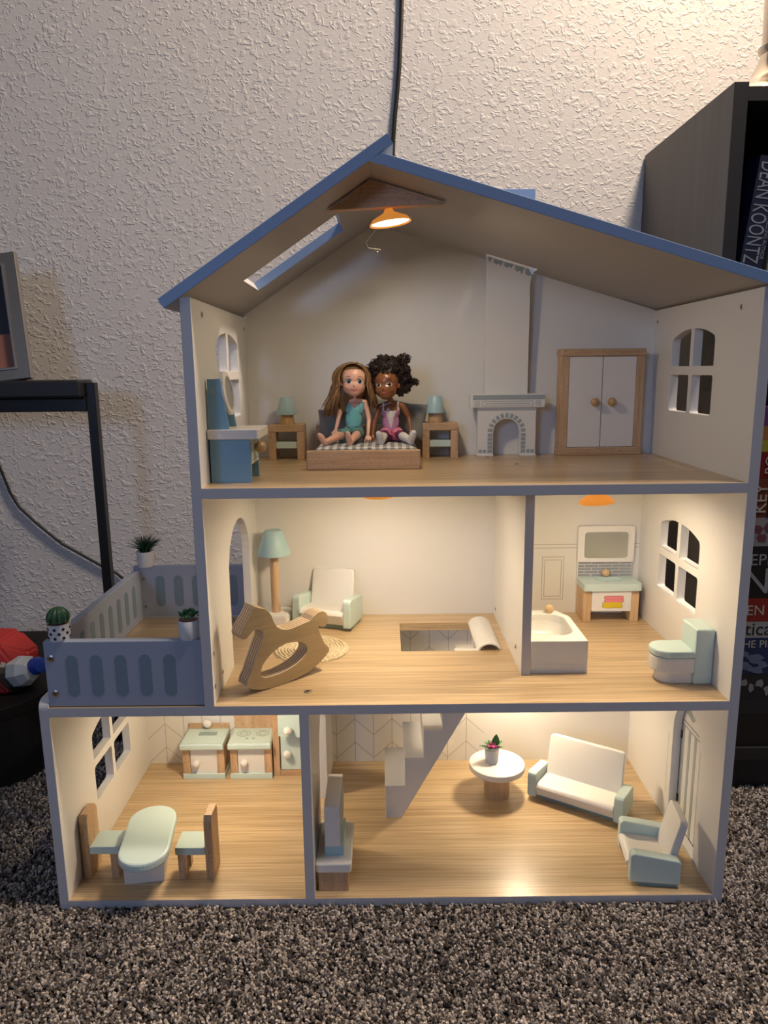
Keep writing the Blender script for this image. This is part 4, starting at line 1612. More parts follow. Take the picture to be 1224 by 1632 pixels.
# rug: spiral of woven rows
rug = obj('round_rug', lathe([(0, 0.0008), (0.0550, 0.0008), (0.0555, 0.0003), (0.055, 0.0), (0, 0.0)], 56), 'jute', None, loc=(-0.1130, 0.1830, Z1))
tag(rug, 'round woven straw rug under the tail of the rocking horse', 'rug')
pts = []
for i in range(560):
    t = i / 560
    a = t * 2 * pi * 11
    r = 0.003 + 0.051 * t
    pts.append((r * cos(a), r * sin(a), 0.0016 + 0.0007 * sin(i * 1.9)))
obj('woven_coil', tube(pts, 0.00185, 6), 'jute', rug, smooth=True)
# rocking horse
hz = [(0.0067, 0.1156), (0.012, 0.1127), (0.0175, 0.1104), (0.0242, 0.1076), (0.0285, 0.1031), (0.032, 0.0968), (0.0347, 0.0885), (0.039, 0.0809), (0.0466, 0.0754), (0.0536, 0.0734), (0.0624, 0.0733), (0.0754, 0.0752), (0.0903, 0.0773), (0.0954, 0.0819), (0.104, 0.0857), (0.1108, 0.0859), (0.1166, 0.0821), (0.1199, 0.0754), (0.1187, 0.0668), (0.1143, 0.063), (0.1092, 0.0631), (0.1046, 0.0654), (0.1034, 0.0683), (0.1035, 0.061), (0.1079, 0.0496), (0.1127, 0.0395), (0.1194, 0.0317), (0.1203, 0.027), (0.1138, 0.0205), (0.1015, 0.0127), (0.0843, 0.0057), (0.0659, 0.0022), (0.0464, 0.0), (0.0275, 0.0), (0.0122, 0.0022), (-0.0004, 0.0067), (-0.0083, 0.013), (-0.0068, 0.0195), (-0.0016, 0.0278), (0.0035, 0.0402), (0.0103, 0.0551), (0.0153, 0.0649), (0.0183, 0.071), (0.0189, 0.0764), (0.0161, 0.0813), (0.0102, 0.0841), (0.0043, 0.0835), (-0.0003, 0.0799), (-0.0049, 0.0763), (-0.0101, 0.0758), (-0.0136, 0.0785), (-0.0141, 0.0827), (-0.0099, 0.0918), (-0.0022, 0.1008), (0.0034, 0.1089)]
hh = [(0.0131, 0.0204), (0.0122, 0.0266), (0.0153, 0.0341), (0.0217, 0.0408), (0.0297, 0.047), (0.0409, 0.0525), (0.052, 0.0546), (0.0648, 0.0537), (0.0761, 0.0505), (0.0824, 0.0452), (0.0847, 0.0394), (0.0829, 0.0341), (0.0768, 0.0284), (0.0668, 0.0224), (0.0537, 0.0186), (0.0408, 0.0165), (0.0283, 0.0162), (0.0191, 0.0172)]
HT = radians(40)
rh = thing('rocking_horse', 'layered plywood rocking horse tilted back at the front of the sitting room', 'rocking horse', (-0.1720, 0.0330, Z1), HT)
TK = 0.0225
bm = plate([hz, hh], TK, 0.0006, T(0, TK / 2, 0) @ XZ)
o = obj('horse_board', bm, ['plyedge', 'plyface'], rh)
setmats(o, lambda nn, c: 1 if abs(nn.y) > 0.75 else 0)

# ------------------------------------------------------------------ bathroom
tub = thing('bathtub', 'white toy bathtub with wooden tap against the bathroom partition', 'bathtub', (0.1910, 0.0890, Z1))
TW, TD, THH = 0.0765, 0.128, 0.0455
bm = bmesh.new()
outer = [(0.0, 0.0), (TW, 0.0), (TW, TD - 0.040), (TW - 0.002, TD - 0.030), (TW - 0.018, TD), (0.0, TD)]
bm = plate([[(0, 0), (TW, 0), (TW, TD - 0.030), (TW - 0.012, TD - 0.006), (TW - 0.020, TD), (0, TD)],
            rrect(0.008, TW - 0.010, 0.022, TD - 0.016, 0.024, 8)], THH - 0.012, 0.0014, T(0, 0, 0.012 + (THH - 0.012) / 2))
obj('tub_body', bm, 'tubwhite', tub)
obj('tub_floor', plate([[(0.0001, 0.0001), (TW - 0.0001, 0.0001), (TW - 0.0001, TD - 0.030), (TW - 0.012, TD - 0.006), (TW - 0.020, TD - 0.0001), (0.0001, TD - 0.0001)]], 0.0137, 0.0, T(0, 0, 0.00685)), 'tubwhite', tub)
bm = bmesh.new()
rings = []
for k in range(6):
    t = k / 5
    sh = 1 - 0.30 * t ** 2
    z = THH - 0.0015 - (THH - 0.0165) * math.sin(t * pi / 2)
    ring = []
    for (x, y) in rrect(0.0075, TW - 0.0095, 0.0215, TD - 0.0155, 0.0235, 8):
        cx_, cy_ = TW / 2, 0.066
        ring.append(bm.verts.new((cx_ + (x - cx_) * sh, cy_ + (y - cy_) * sh, z)))
    rings.append(ring)
for a, b_ in zip(rings, rings[1:]):
    for i in range(len(a)):
        j = (i + 1) % len(a)
        bm.faces.new((a[i], a[j], b_[j], b_[i]))
bm.faces.new(rings[-1])
bmesh.ops.recalc_face_normals(bm, faces=bm.faces)
bmesh.ops.reverse_faces(bm, faces=bm.faces)
obj('tub_basin', bm, 'tubwhite', tub, smooth=True)
obj('wooden_tap', ball(0.0068, (0.0500, TD - 0.0120, THH + 0.0055)), 'pale_z', tub, smooth=True)

wsd = thing('washstand', 'toy washstand with mint basin top, brick print and mirror in the bathroom', 'washstand', (0.3600, 0.2860, Z1))
for s in (-1, 1):
    x0, x1 = (-0.0455, -0.0320) if s < 0 else (0.0310, 0.0445)
    obj('side_panel', box(x0, x1, 0.0020, 0.0440, 0, 0.0530, 0.0008), 'pale_z', wsd)
dr = obj('drawer_front', box(-0.0320, 0.0310, -0.0010, 0.0400, 0.0185, 0.0525, 0.0006), 'cream', wsd)
bm = plate([rrect(-0.0460, 0.0465, -0.0050, 0.0440, 0.004, 4), rrect(-0.019, 0.022, 0.016, 0.034, 0.006, 4)], 0.0120, 0.0012, T(0, 0, 0.0590))
obj('basin_top', bm, 'mint', wsd)
obj('basin_bowl', box(-0.0200, 0.0230, 0.0150, 0.0350, 0.0540, 0.0590), 'basin', wsd)
sp = obj('splashback', box(-0.0455, 0.0445, 0.0440, 0.0500, 0.0, 0.1490, 0.0010), 'cream', wsd)
mf = obj('mirror_board', plate([rrect(-0.0470, 0.0460, 0.0890, 0.1500, 0.004, 4)], 0.009, 0.001, T(0, 0.0445, 0) @ XZ), 'cream', wsd)
obj('mirror_glass', plate([rrect(-0.0360, 0.0350, 0.0965, 0.1400, 0.005, 4)], 0.0006, 0, T(0, 0.0398, 0) @ XZ), 'glass', mf)
for r in range(5):
    z = 0.0645 + r * 0.0052
    xs = [-0.0445, -0.034, -0.011, 0.012, 0.035, 0.0435] if r % 2 else [-0.0445, -0.0225, 0.0005, 0.0235, 0.0435]
    for a, b_ in zip(xs, xs[1:]):
        if b_ - a > 0.003:
            obj('brick', box(a + 0.0005, b_ - 0.0005, 0.0434, 0.0440, z, z + 0.0041), 'brickprint', wsd)
obj('wooden_tap', ball(0.0066, (0.0000, 0.0370, 0.0720)), 'pale_z', wsd, smooth=True)
# printed folded towels
def blob(x0, x1, z0, z1, mat, y, name):
    return obj(name, plate([rrect(x0, x1, z0, z1, (z1 - z0) / 2 - 1e-5, 4)], 0.0003, 0, T(0, y, 0) @ XZ), mat, dr)


for (x0, x1, z0, z1, mt_) in ((-0.0150, 0.0170, 0.0246, 0.0292, 'yellow'), (-0.0150, 0.0165, 0.0292, 0.0338, 'yellow'), (-0.0120, 0.0190, 0.0338, 0.0390, 'pinktowel'), (-0.0125, 0.0180, 0.0390, 0.0442, 'pinktowel')):
    blob(x0 - 0.0004, x1 + 0.0004, z0 - 0.0003, z1 + 0.0003, 'inkblack', -0.00115, 'towel_outline')
    blob(x0, x1, z0 + 0.0001, z1 - 0.0001, mt_, -0.0014, 'printed_towel')

to = thing('toilet', 'toy toilet with mint cistern and lid by the bathroom window wall', 'toilet', (0.3930, 0.0480, Z1))
obj('cistern', box(0.0000, 0.0240, 0.0000, 0.0460, 0, 0.0740, 0.0022), 'mint', to)
def dee(x0, x1, y0, y1, n=18):
    c = (y0 + y1) / 2
    r = (y1 - y0) / 2
    p = [(x1, y0), (x1, y1)]
    xr = x0 + r
    for i in range(n + 1):
        a = pi / 2 + pi * i / n
        p.append((xr + r * cos(a), c + r * sin(a)))
    return p


obj('bowl', plate([dee(-0.0500, -0.0002, 0.0000, 0.0440)], 0.0205, 0.0022, T(0, 0, 0.0250)), 'tubwhite', to)
obj('foot', plate([dee(-0.0420, -0.0002, 0.0040, 0.0400)], 0.0150, 0.0010, T(0, 0, 0.0075)), 'tubwhite', to)
obj('lid', plate([dee(-0.0505, -0.0002, -0.0005, 0.0445)], 0.0090, 0.0022, T(0, 0, 0.0402)), 'mint', to)

# ------------------------------------------------------------------ balcony plants
pl = thing('cactus_pot', 'tiny cactus in a white dotted pot on the front balcony corner', 'potted plant', (-0.4000, 0.0115, 0.3665))
obj('pot', lathe([(0, 0), (0.0118, 0), (0.0128, 0.004), (0.0130, 0.0180), (0.0142, 0.0215), (0.0130, 0.0210), (0.0110, 0.019), (0, 0.019)], 30), 'pot', pl, smooth=True)
pt = pl.children[0]
for i in range(24):
    a = -pi / 2 + (i % 8) * 2 * pi / 8 + (0.39 if 7 < i < 16 else 0)
    z = (0.0045, 0.0100, 0.0155)[i // 8]
    obj('painted_dot', xf(lathe([(0, 0.0002), (0.0018, 0.0002), (0.0018, -0.0003), (0, -0.0003)], 10), T(0.0130 * cos(a), 0.0130 * sin(a), z) @ Rz(a) @ Ry(pi / 2)), 'dot', pt)
obj('soil', lathe([(0, 0.0205), (0.0120, 0.0200), (0.0120, 0.018), (0, 0.018)], 24), 'soil', pl)
bm = bmesh.new()
nseg = 72
rings = []
for j in range(13):
    ph = j / 12 * pi * 0.62
    ring = []
    for i in range(nseg):
        a = 2 * pi * i / nseg
        r = 0.0125 * sin(min(pi, ph + 0.02)) * (1 + 0.085 * cos(12 * a))
        ring.append(bm.verts.new((r * cos(a), r * sin(a), 0.0275 + 0.0130 * cos(ph))))
    rings.append(ring)
for a, b_ in zip(rings, rings[1:]):
    for i in range(nseg):
        bm.faces.new((a[i], b_[i], b_[(i + 1) % nseg], a[(i + 1) % nseg]))
cb = obj('cactus', bm, 'leafdark', pl, smooth=True)
bms = []
for k in range(12):
    a = 2 * pi * k / 12
    for j in range(9):
        ph = 0.25 + j * 0.19
        r = 0.0125 * sin(ph) * 1.09
        p = Vector((r * cos(a), r * sin(a), 0.0275 + 0.013 * cos(ph)))
        n_ = Vector((cos(a) * sin(ph), sin(a) * sin(ph), cos(ph)))
        tg = Vector((-sin(a), cos(a), 0))
        bms.append(tube([p - tg * 0.0007, p + n_ * 0.0008, p + tg * 0.0007], 0.00022, 3))
me = merge(bms); me.materials.append(M['leafpale'])
link(bpy.data.objects.new('spines', me), cb)

pl = thing('succulent_pot', 'small leafy succulent in a plain white pot on the balcony rail beside the house', 'potted plant', (-0.2420, 0.0115, 0.3665))
obj('pot', lathe([(0, 0), (0.0112, 0), (0.0122, 0.0015), (0.0124, 0.0225), (0.0118, 0.0235), (0.0108, 0.0215), (0, 0.0215)], 30), 'pot', pl, smooth=True)
obj('soil', lathe([(0, 0.0232), (0.0112, 0.0222), (0.0112, 0.021), (0, 0.021)], 24), 'soil', pl)
bms = []
for i in range(150):
    q = Vector((rg.uniform(-1, 1), rg.uniform(-1, 1), rg.uniform(-0.2, 1)))
    if q.length > 1:
        continue
    p = Vector((q.x * 0.0115, q.y * 0.0105, 0.0275 + q.z * 0.0070))
    dn = Vector((q.x, q.y, 0.7 + q.z)).normalized()
    bms.append(tube([p, p + dn * 0.0022, p + dn * 0.0044], 0.0011, 5, [0.7, 1.1, 0.15]))
me = merge(bms); me.materials.append(M['leaf'])
link(bpy.data.objects.new('leaves', me), pl)

pl = thing('grass_pot', 'spiky grass plant in a white pot on the back corner of the balcony', 'potted plant', (-0.3960, 0.3270, 0.3720))
obj('pot', lathe([(0, 0), (0.0122, 0), (0.0130, 0.0015), (0.0142, 0.0250), (0.0134, 0.0258), (0.0124, 0.024), (0, 0.024)], 30), 'pot', pl, smooth=True)
bms = []
for i in range(110):
    a = rg.uniform(0, 2 * pi)
    sp_ = rg.random()
    h = rg.uniform(0.018, 0.032)
    x0, y0 = 0.008 * sp_ * cos(a), 0.008 * sp_ * sin(a)
    b_ = 0.006 + 0.020 * sp_
    pts = [(x0 + b_ * u * u * cos(a), y0 + b_ * u * u * sin(a), 0.0240 + h * u * (1 - 0.30 * sp_ * u)) for u in (0, .33, .66, 1)]
    bms.append(tube(pts, 0.0008, 4, [1, 1, 0.7, 0.15]))
me = merge(bms); me.materials.append(M['leafdark'])
link(bpy.data.objects.new('grass_blades', me), pl)

# ------------------------------------------------------------------ kitchen
def cabinet(name, label, x, w_, rz=0):
    s = thing(name, label, 'cabinet', (x, 0.2840, Z0), rz, 'mint topped kitchen cabinets')
    obj('plinth', box(-w_ / 2, w_ / 2, 0.0, 0.0480, 0, 0.0098, 0.0006), 'mint', s)
    for k in (-1, 1):
        x0, x1 = (-w_ / 2 + 0.0005, -w_ / 2 + 0.0125) if k < 0 else (w_ / 2 - 0.0125, w_ / 2 - 0.0005)
        obj('side_panel', box(x0, x1, 0.0015, 0.0480, 0.0098, 0.0560, 0.0006), 'beech_z', s)
    d = obj('cabinet_door', box(-w_ / 2 + 0.0130, w_ / 2 - 0.0130, 0.0035, 0.0440, 0.0098, 0.0550, 0.0005), 'cream', s)
    obj('knob', ball(0.0066, (-w_ / 2 + 0.0240, -0.0035, 0.0310)), 'cream', d, smooth=True)
    obj('cabinet_top', plate([rrect(-w_ / 2 - 0.0015, w_ / 2 + 0.0005, -0.0075, 0.0490, 0.002, 3)], 0.0120, 0.0030, T(0, 0, 0.0620)), 'mint', s)
    return s


sk = cabinet('sink_cabinet', 'mint topped toy kitchen cabinet with sunken grey sink and white tap ball', -0.3105, 0.0705)
ct = [c for c in sk.children if c.name.startswith('cabinet_top')][0]
obj('sink_basin', box(-0.0120, 0.0190, 0.0215, 0.0340, 0.0679, 0.0684, 0.0002), 'mintdark', ct)
obj('splashback', box(-0.0352, 0.0352, 0.0482, 0.0520, 0, 0.0760, 0.0006), 'beech_x', sk)
obj('tap_ball', ball(0.0070, (-0.0010, 0.0430, 0.0790)), 'cream', sk, smooth=True)
st = cabinet('stove_cabinet', 'mint topped toy stove cabinet with two printed hob rings and tall wood back', -0.2310, 0.0705)
ct = [c for c in st.children if c.name.startswith('cabinet_top')][0]
for (x, y) in ((-0.0150, 0.0270), (0.0170, 0.0275)):
    for ro in (0.0110, 0.0065):
        ring = plate([[(x + ro * cos(a), y + ro * 0.92 * sin(a)) for a in [2 * pi * i / 28 for i in range(28)]],
                      [(x + (ro - 0.0012) * cos(a), y + (ro - .0012) * 0.92 * sin(a)) for a in [2 * pi * i / 28 for i in range(28)]]], 0.0003, 0, T(0, 0, 0.0681))
        obj('hob_ring', ring, 'mintdark', ct)
for x in (-0.0065, 0.0045):
    obj('hob_dial', xf(lathe([(0, 0.0003), (0.0024, 0.0003), (0.0024, 0), (0, 0)], 14), T(x, 0.0100, 0.0680)), 'mintdark', ct)
obj('back_board', box(-0.0350, 0.0350, 0.0482, 0.0515, 0, 0.2000, 0.0006), 'beech_z', st)

fr_ = thing('kitchen_cupboard', 'tall beech cupboard with mint doors and white knobs by the kitchen partition', 'cupboard', (-0.1560, 0.2920, Z0))
obj('side_panel', box(-0.0385, -0.0275, 0.0, 0.0430, 0, 0.2100, 0.0006), 'beech_z', fr_)
obj('side_panel', box(0.0340, 0.0445, 0.0, 0.0430, 0, 0.2100, 0.0006), 'beech_z', fr_)
obj('plinth', box(-0.0275, 0.0340, 0.0, 0.0430, 0, 0.0110, 0.0006), 'beech_x', fr_)
obj('rail', box(-0.0275, 0.0340, 0.0, 0.0400, 0.0740, 0.0830, 0.0006), 'beech_x', fr_)
obj('back_panel', box(-0.0275, 0.0340, 0.0390, 0.0425, 0.011, 0.2100), 'beech_z', fr_)
d1 = obj('cupboard_door', box(-0.0255, 0.0335, -0.0005, 0.0050, 0.0120, 0.0730, 0.0006), 'mint', fr_)
obj('knob', ball(0.0068, (-0.0140, -0.0070, 0.0430)), 'cream', d1, smooth=True)
d2 = obj('cupboard_door', xf(box(0, 0.0570, -0.0065, -0.0010, 0.0840, 0.1450, 0.0006), T(-0.0245, -0.0150, 0) @ Rz(radians(-8))), 'mint', fr_)
obj('knob', ball(0.0068, (-0.0080, -0.0300, 0.0980)), 'cream', d2, smooth=True)

dt = thing('dining_table', 'oval mint topped toy dining table between the two wooden chairs', 'table', (-0.3290, 0.0280, Z0), radians(8))
obj('table_top', plate([rrect(-0.0320, 0.0320, -0.0620, 0.0680, 0.0319, 10)], 0.0120, 0.0028, T(0.008, 0.010, 0.0620)), 'mint', dt)
obj('pedestal', box(-0.0260, 0.0260, 0.0040, 0.0440, 0, 0.0560, 0.0012), 'cream', dt)


def chair(loc, rz, label):
    """back at local +x side facing -x ... seat towards +x"""
    c = thing('dining_chair', label, 'chair', loc, rz, 'wooden toy chairs at the oval table')
    pts = [(-0.0175, 0), (0.0175, 0), (0.0175, 0.0860), (0.0130, 0.0930), (-0.0130, 0.0930), (-0.0175, 0.0860)]
    # upright back board with clipped top corners; wide enough to reach the floor
    bm = plate([pts, ] , 0.0110, 0.0010, T(-0.0195, 0.0, 0) @ YZ)
    obj('backrest', bm, 'beech_z', c)
    obj('seat', box(-0.0138, 0.0260, -0.0185, 0.0185, 0.0370, 0.0480, 0.0012), 'mint', c)
    for s in (-1, 1):
        obj('leg', box(0.0130, 0.0230, s * 0.0130 - 0.0045, s * 0.0130 + 0.0045, 0, 0.0370, 0.0006), 'beech_z', c)
    return c


chair((-0.3900, 0.0600, Z0), radians(0), 'toy chair with wooden back and mint seat beside the kitchen window wall')
chair((-0.2620, 0.0560, Z0), radians(180), 'toy chair with wooden back and mint seat turned away from the partition')

# ------------------------------------------------------------------ living room
tvs = thing('television_stand', 'low toy television stand with pale top and wooden feet beside the partition', 'television stand', (-0.0745, 0.0560, Z0))
obj('top', plate([rrect(-0.0235, 0.0235, -0.0440, 0.0480, 0.0035, 4)], 0.0130, 0.0018, T(0, 0, 0.0340)), 'cream', tvs)
obj('leg', box(-0.0200, 0.0195, -0.0420, -0.0260, 0, 0.0275, 0.0006), 'beech_z', tvs)
obj('leg', box(-0.0200, 0.0195, 0.0300, 0.0460, 0, 0.0275, 0.0006), 'beech_z', tvs)
tv = thing('television', 'chunky white toy television on a mint foot seen edge on', 'television', (-0.0740, 0.0560, Z0 + 0.0405))
obj('stand_foot', box(-0.0125, 0.0125, -0.0260, 0.0360, 0, 0.0140, 0.0008), 'mintblue', tv)
obj('screen_body', box(-0.0120, 0.0085, -0.0280, 0.0520, 0.0142, 0.0720, 0.0008), 'cream', tv)
obj('screen', box(0.0085, 0.0090, -0.0250, 0.0490, 0.0180, 0.0690), 'greyprint', tv)

rt = thing('round_table', 'round white toy table on a wooden drum base in the living room', 'table', (0.1725, 0.2330, Z0))
obj('table_top', lathe([(0, 0.0440), (0.041, 0.0440), (0.0435, 0.0460), (0.0445, 0.0500), (0.0435, 0.0545), (0.0405, 0.0560), (0, 0.0560)], 56), 'cream', rt, smooth=True)
obj('drum_base', lathe([(0, 0), (0.0205, 0), (0.0205, 0.0440), (0, 0.0440)], 40), 'pale_z', rt, smooth=True)
fpz = thing('flower_pot', 'tiny white pot with magenta flowers and green leaves on the round table', 'potted plant', (0.1640, 0.2330, Z0 + 0.0560))
obj('pot', lathe([(0, 0), (0.0085, 0), (0.0100, 0.0015), (0.0113, 0.0200), (0.0113, 0.0230), (0.0105, 0.0235), (0.0095, 0.0220), (0, 0.0220)], 30), 'pot', fpz, smooth=True)


def leafmesh(ln, w_, bend):
    bm = bmesh.new()
    n = 6
    A, B, Cc = [], [], []
    for i in range(n + 1):
        t = i / n
        ww = w_ * sin(pi * min(1, t * 0.92 + 0.06)) ** 0.8
        z = bend * t * t
        A.append(bm.verts.new((t * ln, -ww, z + ww * 0.35)))
        Cc.append(bm.verts.new((t * ln, 0, z)))
        B.append(bm.verts.new((t * ln, ww, z + ww * 0.35)))
    for i in range(n):
        bm.faces.new((A[i], A[i + 1], Cc[i + 1], Cc[i]))
        bm.faces.new((Cc[i], Cc[i + 1], B[i + 1], B[i]))
    r = bmesh.ops.extrude_face_region(bm, geom=list(bm.faces))
    for g in r['geom']:
        if isinstance(g, bmesh.types.BMVert):
            g.co.z += 0.0004
    return bm


for (a, el, ln, ww) in ((190, 12, 0.022, 0.0035), (170, 30, 0.016, 0.004), (10, 25, 0.020, 0.0045), (345, 8, 0.018, 0.0035), (60, 30, 0.014, 0.004), (120, 35, 0.014, 0.004), (300, 15, 0.012, 0.004), (240, 10, 0.013, 0.004), (35, 52, 0.020, 0.005)):
    obj('leaf', xf(leafmesh(ln, ww, 0.002), T(0, 0, 0.0235) @ Rz(radians(a)) @ Ry(-radians(el))), 'leaf', fpz, smooth=True)
obj('leaf', xf(leafmesh(0.0230, 0.0062, 0.0), T(0.004, 0.002, 0.0240) @ Ry(-radians(82)) @ Rx(pi / 2)), 'leaf', fpz, smooth=True)
for i in range(3):
    cx_, cy_ = ((-0.0040, -0.005), (0.0035, -0.006), (0.000, 0.001))[i]
    bms = []
    for k in range(9):
        a = 2 * pi * k / 9
        p = Vector((cx_, cy_, 0.0260 + 0.002 * (i == 2)))
        dn = Vector((cos(a) * 0.7, sin(a) * 0.7, 0.75))
        bms.append(tube([p, p + dn * 0.0040, p + dn * 0.0072 + Vector((0, 0, -0.0006))], 0.0012, 5, [0.5, 1.15, 0.2]))
    me = merge(bms); me.materials.append(M['magenta'])
    link(bpy.data.objects.new('flower', me), fpz)

sofa('sofa', 'white toy sofa with mint arms beside the round table', 'sofa', (0.2980, 0.2040, Z0), radians(-33), 0.1500, 0.0580, 0.0310, 0.0470, 0.0900)
sofa('armchair', 'white toy armchair with mint arms in front of the arched front door', 'armchair', (0.3520, 0.0560, Z0), radians(-97), 0.0860, 0.0640, 0.0300, 0.0470, 0.0880)

# ------------------------------------------------------------------ bookcase on the right
bc = thing('bookcase', 'tall black bookcase standing behind the right side of the dollhouse', 'bookcase', (0.475, 0.2400, 0))
BH = 1.0600
bs = obj('side_panel', box(0, 0.0200, 0, 0.3430, 0, BH, 0.0008), ['blackwood', 'blackside'], bc)
setmats(bs, lambda nn, c: 1 if nn.x < -0.5 else 0)
obj('side_panel', box(0.7000, 0.7200, 0, 0.3430, 0, BH, 0.0008), 'blackwood', bc)
obj('top_board', box(0.0205, 0.6995, 0.0060, 0.3430, BH - 0.0220, BH - 0.004), 'blackwood', bc)
obj('back_panel', box(0.0205, 0.6995, 0.3300, 0.3380, 0, BH - 0.022), 'blackwood', bc)
for z in (0.0600, 0.7500):
    obj('shelf_board', box(0.0205, 0.6995, 0.0060, 0.3300, z, z + 0.0200), 'blackwood', bc)
obj('kick_board', box(0.0205, 0.6995, 0.0200, 0.0300, 0, 0.0600), 'blackwood', bc)

bookmats = dict(navy=(0.010, 0.017, 0.060), tan=(0.42, 0.36, 0.24), plum=(0.25, 0.01, 0.09), purple=(0.16, 0.05, 0.25), ochre=(0.42, 0.20, 0.07), lime=(0.42, 0.42, 0.05),
                darkred=(0.22, 0.010, 0.012), rust=(0.18, 0.05, 0.02), greyp=(0.34, 0.34, 0.40), jet=(0.010, 0.010, 0.012), scarlet=(0.33, 0.022, 0.016), pearl=(0.44, 0.46, 0.50),
                blue=(0.015, 0.035, 0.15), bluewhite=(0.16, 0.22, 0.38), slate=(0.022, 0.026, 0.036), pages=(0.55, 0.50, 0.42), silver=(0.36, 0.40, 0.48), ink2=(0.02, 0.02, 0.03), letter=(0.62, 0.60, 0.58), wine=(0.20, 0.07, 0.10))
for k, c in bookmats.items():
    M['bk_' + k] = simple('book_' + k, tuple(q * 0.5 for q in c), 0.45, 0.02, 300, var=0.12)  # colours darkened to put in the dim light inside the bookcase


def book_flat(z, th, wid, dep, mat, label, x0=0.0, rz=0.0, y0=0.0):
    """lying flat, spine to the front"""
    b = thing('book', label, 'book', (0.4990 + x0, 0.2520 + y0, z), rz, 'books stacked flat beside the dollhouse')
    obj('cover', join(box(0, wid, 0, dep, 0, 0.002, 0), box(0, wid, 0, dep, th - 0.002, th, 0), box(0, wid, 0, 0.002, 0.002, th - 0.002)), 'bk_' + mat, b)
    obj('pages', box(0.003, wid - 0.003, 0.002, dep - 0.004, 0.002, th - 0.002), 'bk_pages', b)
    return b


zs = 0.0800
stackdef = [
    (0.0560, 'jet', 'plain black book at the bottom of the flat stack', 0.0, 0.0),
    (0.0270, 'slate', 'dark slate book just above the plain black one at the bottom', 0.004, 0.0),
    (0.0420, 'ink2', 'dark book with pale grey figure low in the stack', 0.0, 0.0),
    (0.0600, 'blue', 'blue and white illustrated book below the pale grey one', 0.002, 0.0),
    (0.0270, 'pearl', 'pale grey book with grey lettering below the red book', 0.0, 0.0),
    (0.0380, 'scarlet', 'red book with white capitals under the thick black book', 0.001, 0.0),
    (0.0830, 'jet', 'thick black book with large grey serif lettering', -0.001, 0.0),
    (0.0450, 'greyp', 'pale grey book with plum picture on top of the thick black book', 0.002, 0.0),
    (0.0600, 'rust', 'rust and navy book with white sideways lettering', 0.0, 0.0),
    (0.0400, 'darkred', 'dark red book under the lime yellow one', 0.002, 0.0),
    (0.0180, 'lime', 'lime yellow book between the dark red and ochre ones', 0.0, 0.0),
    (0.0210, 'ochre', 'ochre book just below the purple top book', 0.001, 0.0),
    (0.0280, 'purple', 'purple book on top of the flat stack', 0.0, 0.0)]
books = []
# z levels follow the heights of the spines
lev = 0.0802
for th, mat, lab, dx, rz in stackdef:
    books.append((lev, th, book_flat(lev, th - 0.0004, 0.165, 0.23, mat, lab, dx + 0.004)))
    lev += th
z_, th, b = books[4]
text('lettering', 'Critical', 0.0300, 'bk_slate', b, (0.0170, -0.0002, 0.0050))
z_, th, b = books[3]
text('lettering', 'THE PILLARS', 0.0170, 'bk_letter', b, (0.0430, -0.0002, 0.0440))
rp = random.Random(8)
for k in range(9):
    x, z = 0.045 + rp.random() * 0.055, 0.006 + rp.random() * 0.028
    pts = [(x + (0.006 + 0.008 * rp.random()) * cos(a), z + (0.003 + 0.005 * rp.random()) * sin(a)) for a in [2 * pi * i / 9 for i in range(9)]]
    obj('cover_picture', plate([pts], 0.0003, 0, T(0, -0.0002 - 0.00003 * k, 0) @ XZ), 'bk_bluewhite', b)
z_, th, b = books[2]
for k in range(4):
    x, z = 0.062 + k * 0.013, 0.012 + rp.random() * 0.016
    pts = [(x + (0.003 + 0.005 * rp.random()) * cos(a), z + (0.003 + 0.008 * rp.random()) * sin(a)) for a in [2 * pi * i / 7 for i in range(7)]]
    obj('cover_picture', plate([pts], 0.0003, 0, T(0, -0.0002, 0) @ XZ), 'bk_greyp', b)
z_, th, b = books[5]
text('lettering', 'KEN KEY', 0.0230, 'bk_letter', b, (0.0400, -0.0002, 0.0105))
z_, th, b = books[6]
text('lettering', 'STEPHEN', 0.0255, 'bk_silver', b, (0.0290, -0.0002, 0.0530))
text('lettering', 'KING', 0.0580, 'bk_silver', b, (-0.0060, -0.0002, 0.0080))
z_, th, b = books[7]
for k in range(5):
    x, z = 0.060 + k * 0.009, 0.012 + rp.random() * 0.018
    pts = [(x + (0.005 + 0.005 * rp.random()) * cos(a), z + (0.004 + 0.006 * rp.random()) * sin(a)) for a in [2 * pi * i / 8 for i in range(8)]]
    obj('cover_picture', plate([pts], 0.0003, 0, T(0, -0.0002, 0) @ XZ), 'bk_wine', b)
z_, th, b = books[8]
obj('navy_panel', box(0.0740, 0.1640, -0.0006, 0, 0.0005, 0.0590), 'bk_navy', b)
text('lettering', 'KEY', 0.0260, 'bk_letter', b, (0.0720, -0.0008, 0.0060), rot=(pi / 2, -pi / 2, 0))
z_, th, b = books[9]
text('lettering', 'RO', 0.0200, 'bk_letter', b, (0.0770, -0.0008, 0.0060), rot=(pi / 2, -pi / 2, 0))


def book_up(x, z, spine, h, dep, mat, label, tilt=0.0):
    b = thing('book', label, 'book', (x, 0.2500, z), 0, 'upright books on the upper shelf', rot=(0, tilt, 0))
    obj('cover', join(box(0, 0.002, 0, dep, 0, h), box(spine - 0.002, spine, 0, dep, 0, h), box(0.002, spine - 0.002, 0, 0.002, 0, h)), 'bk_' + mat, b)
    obj('pages', box(0.002, spine - 0.002, 0.003, dep - 0.003, 0.003, h - 0.003), 'bk_pages', b)
    return b


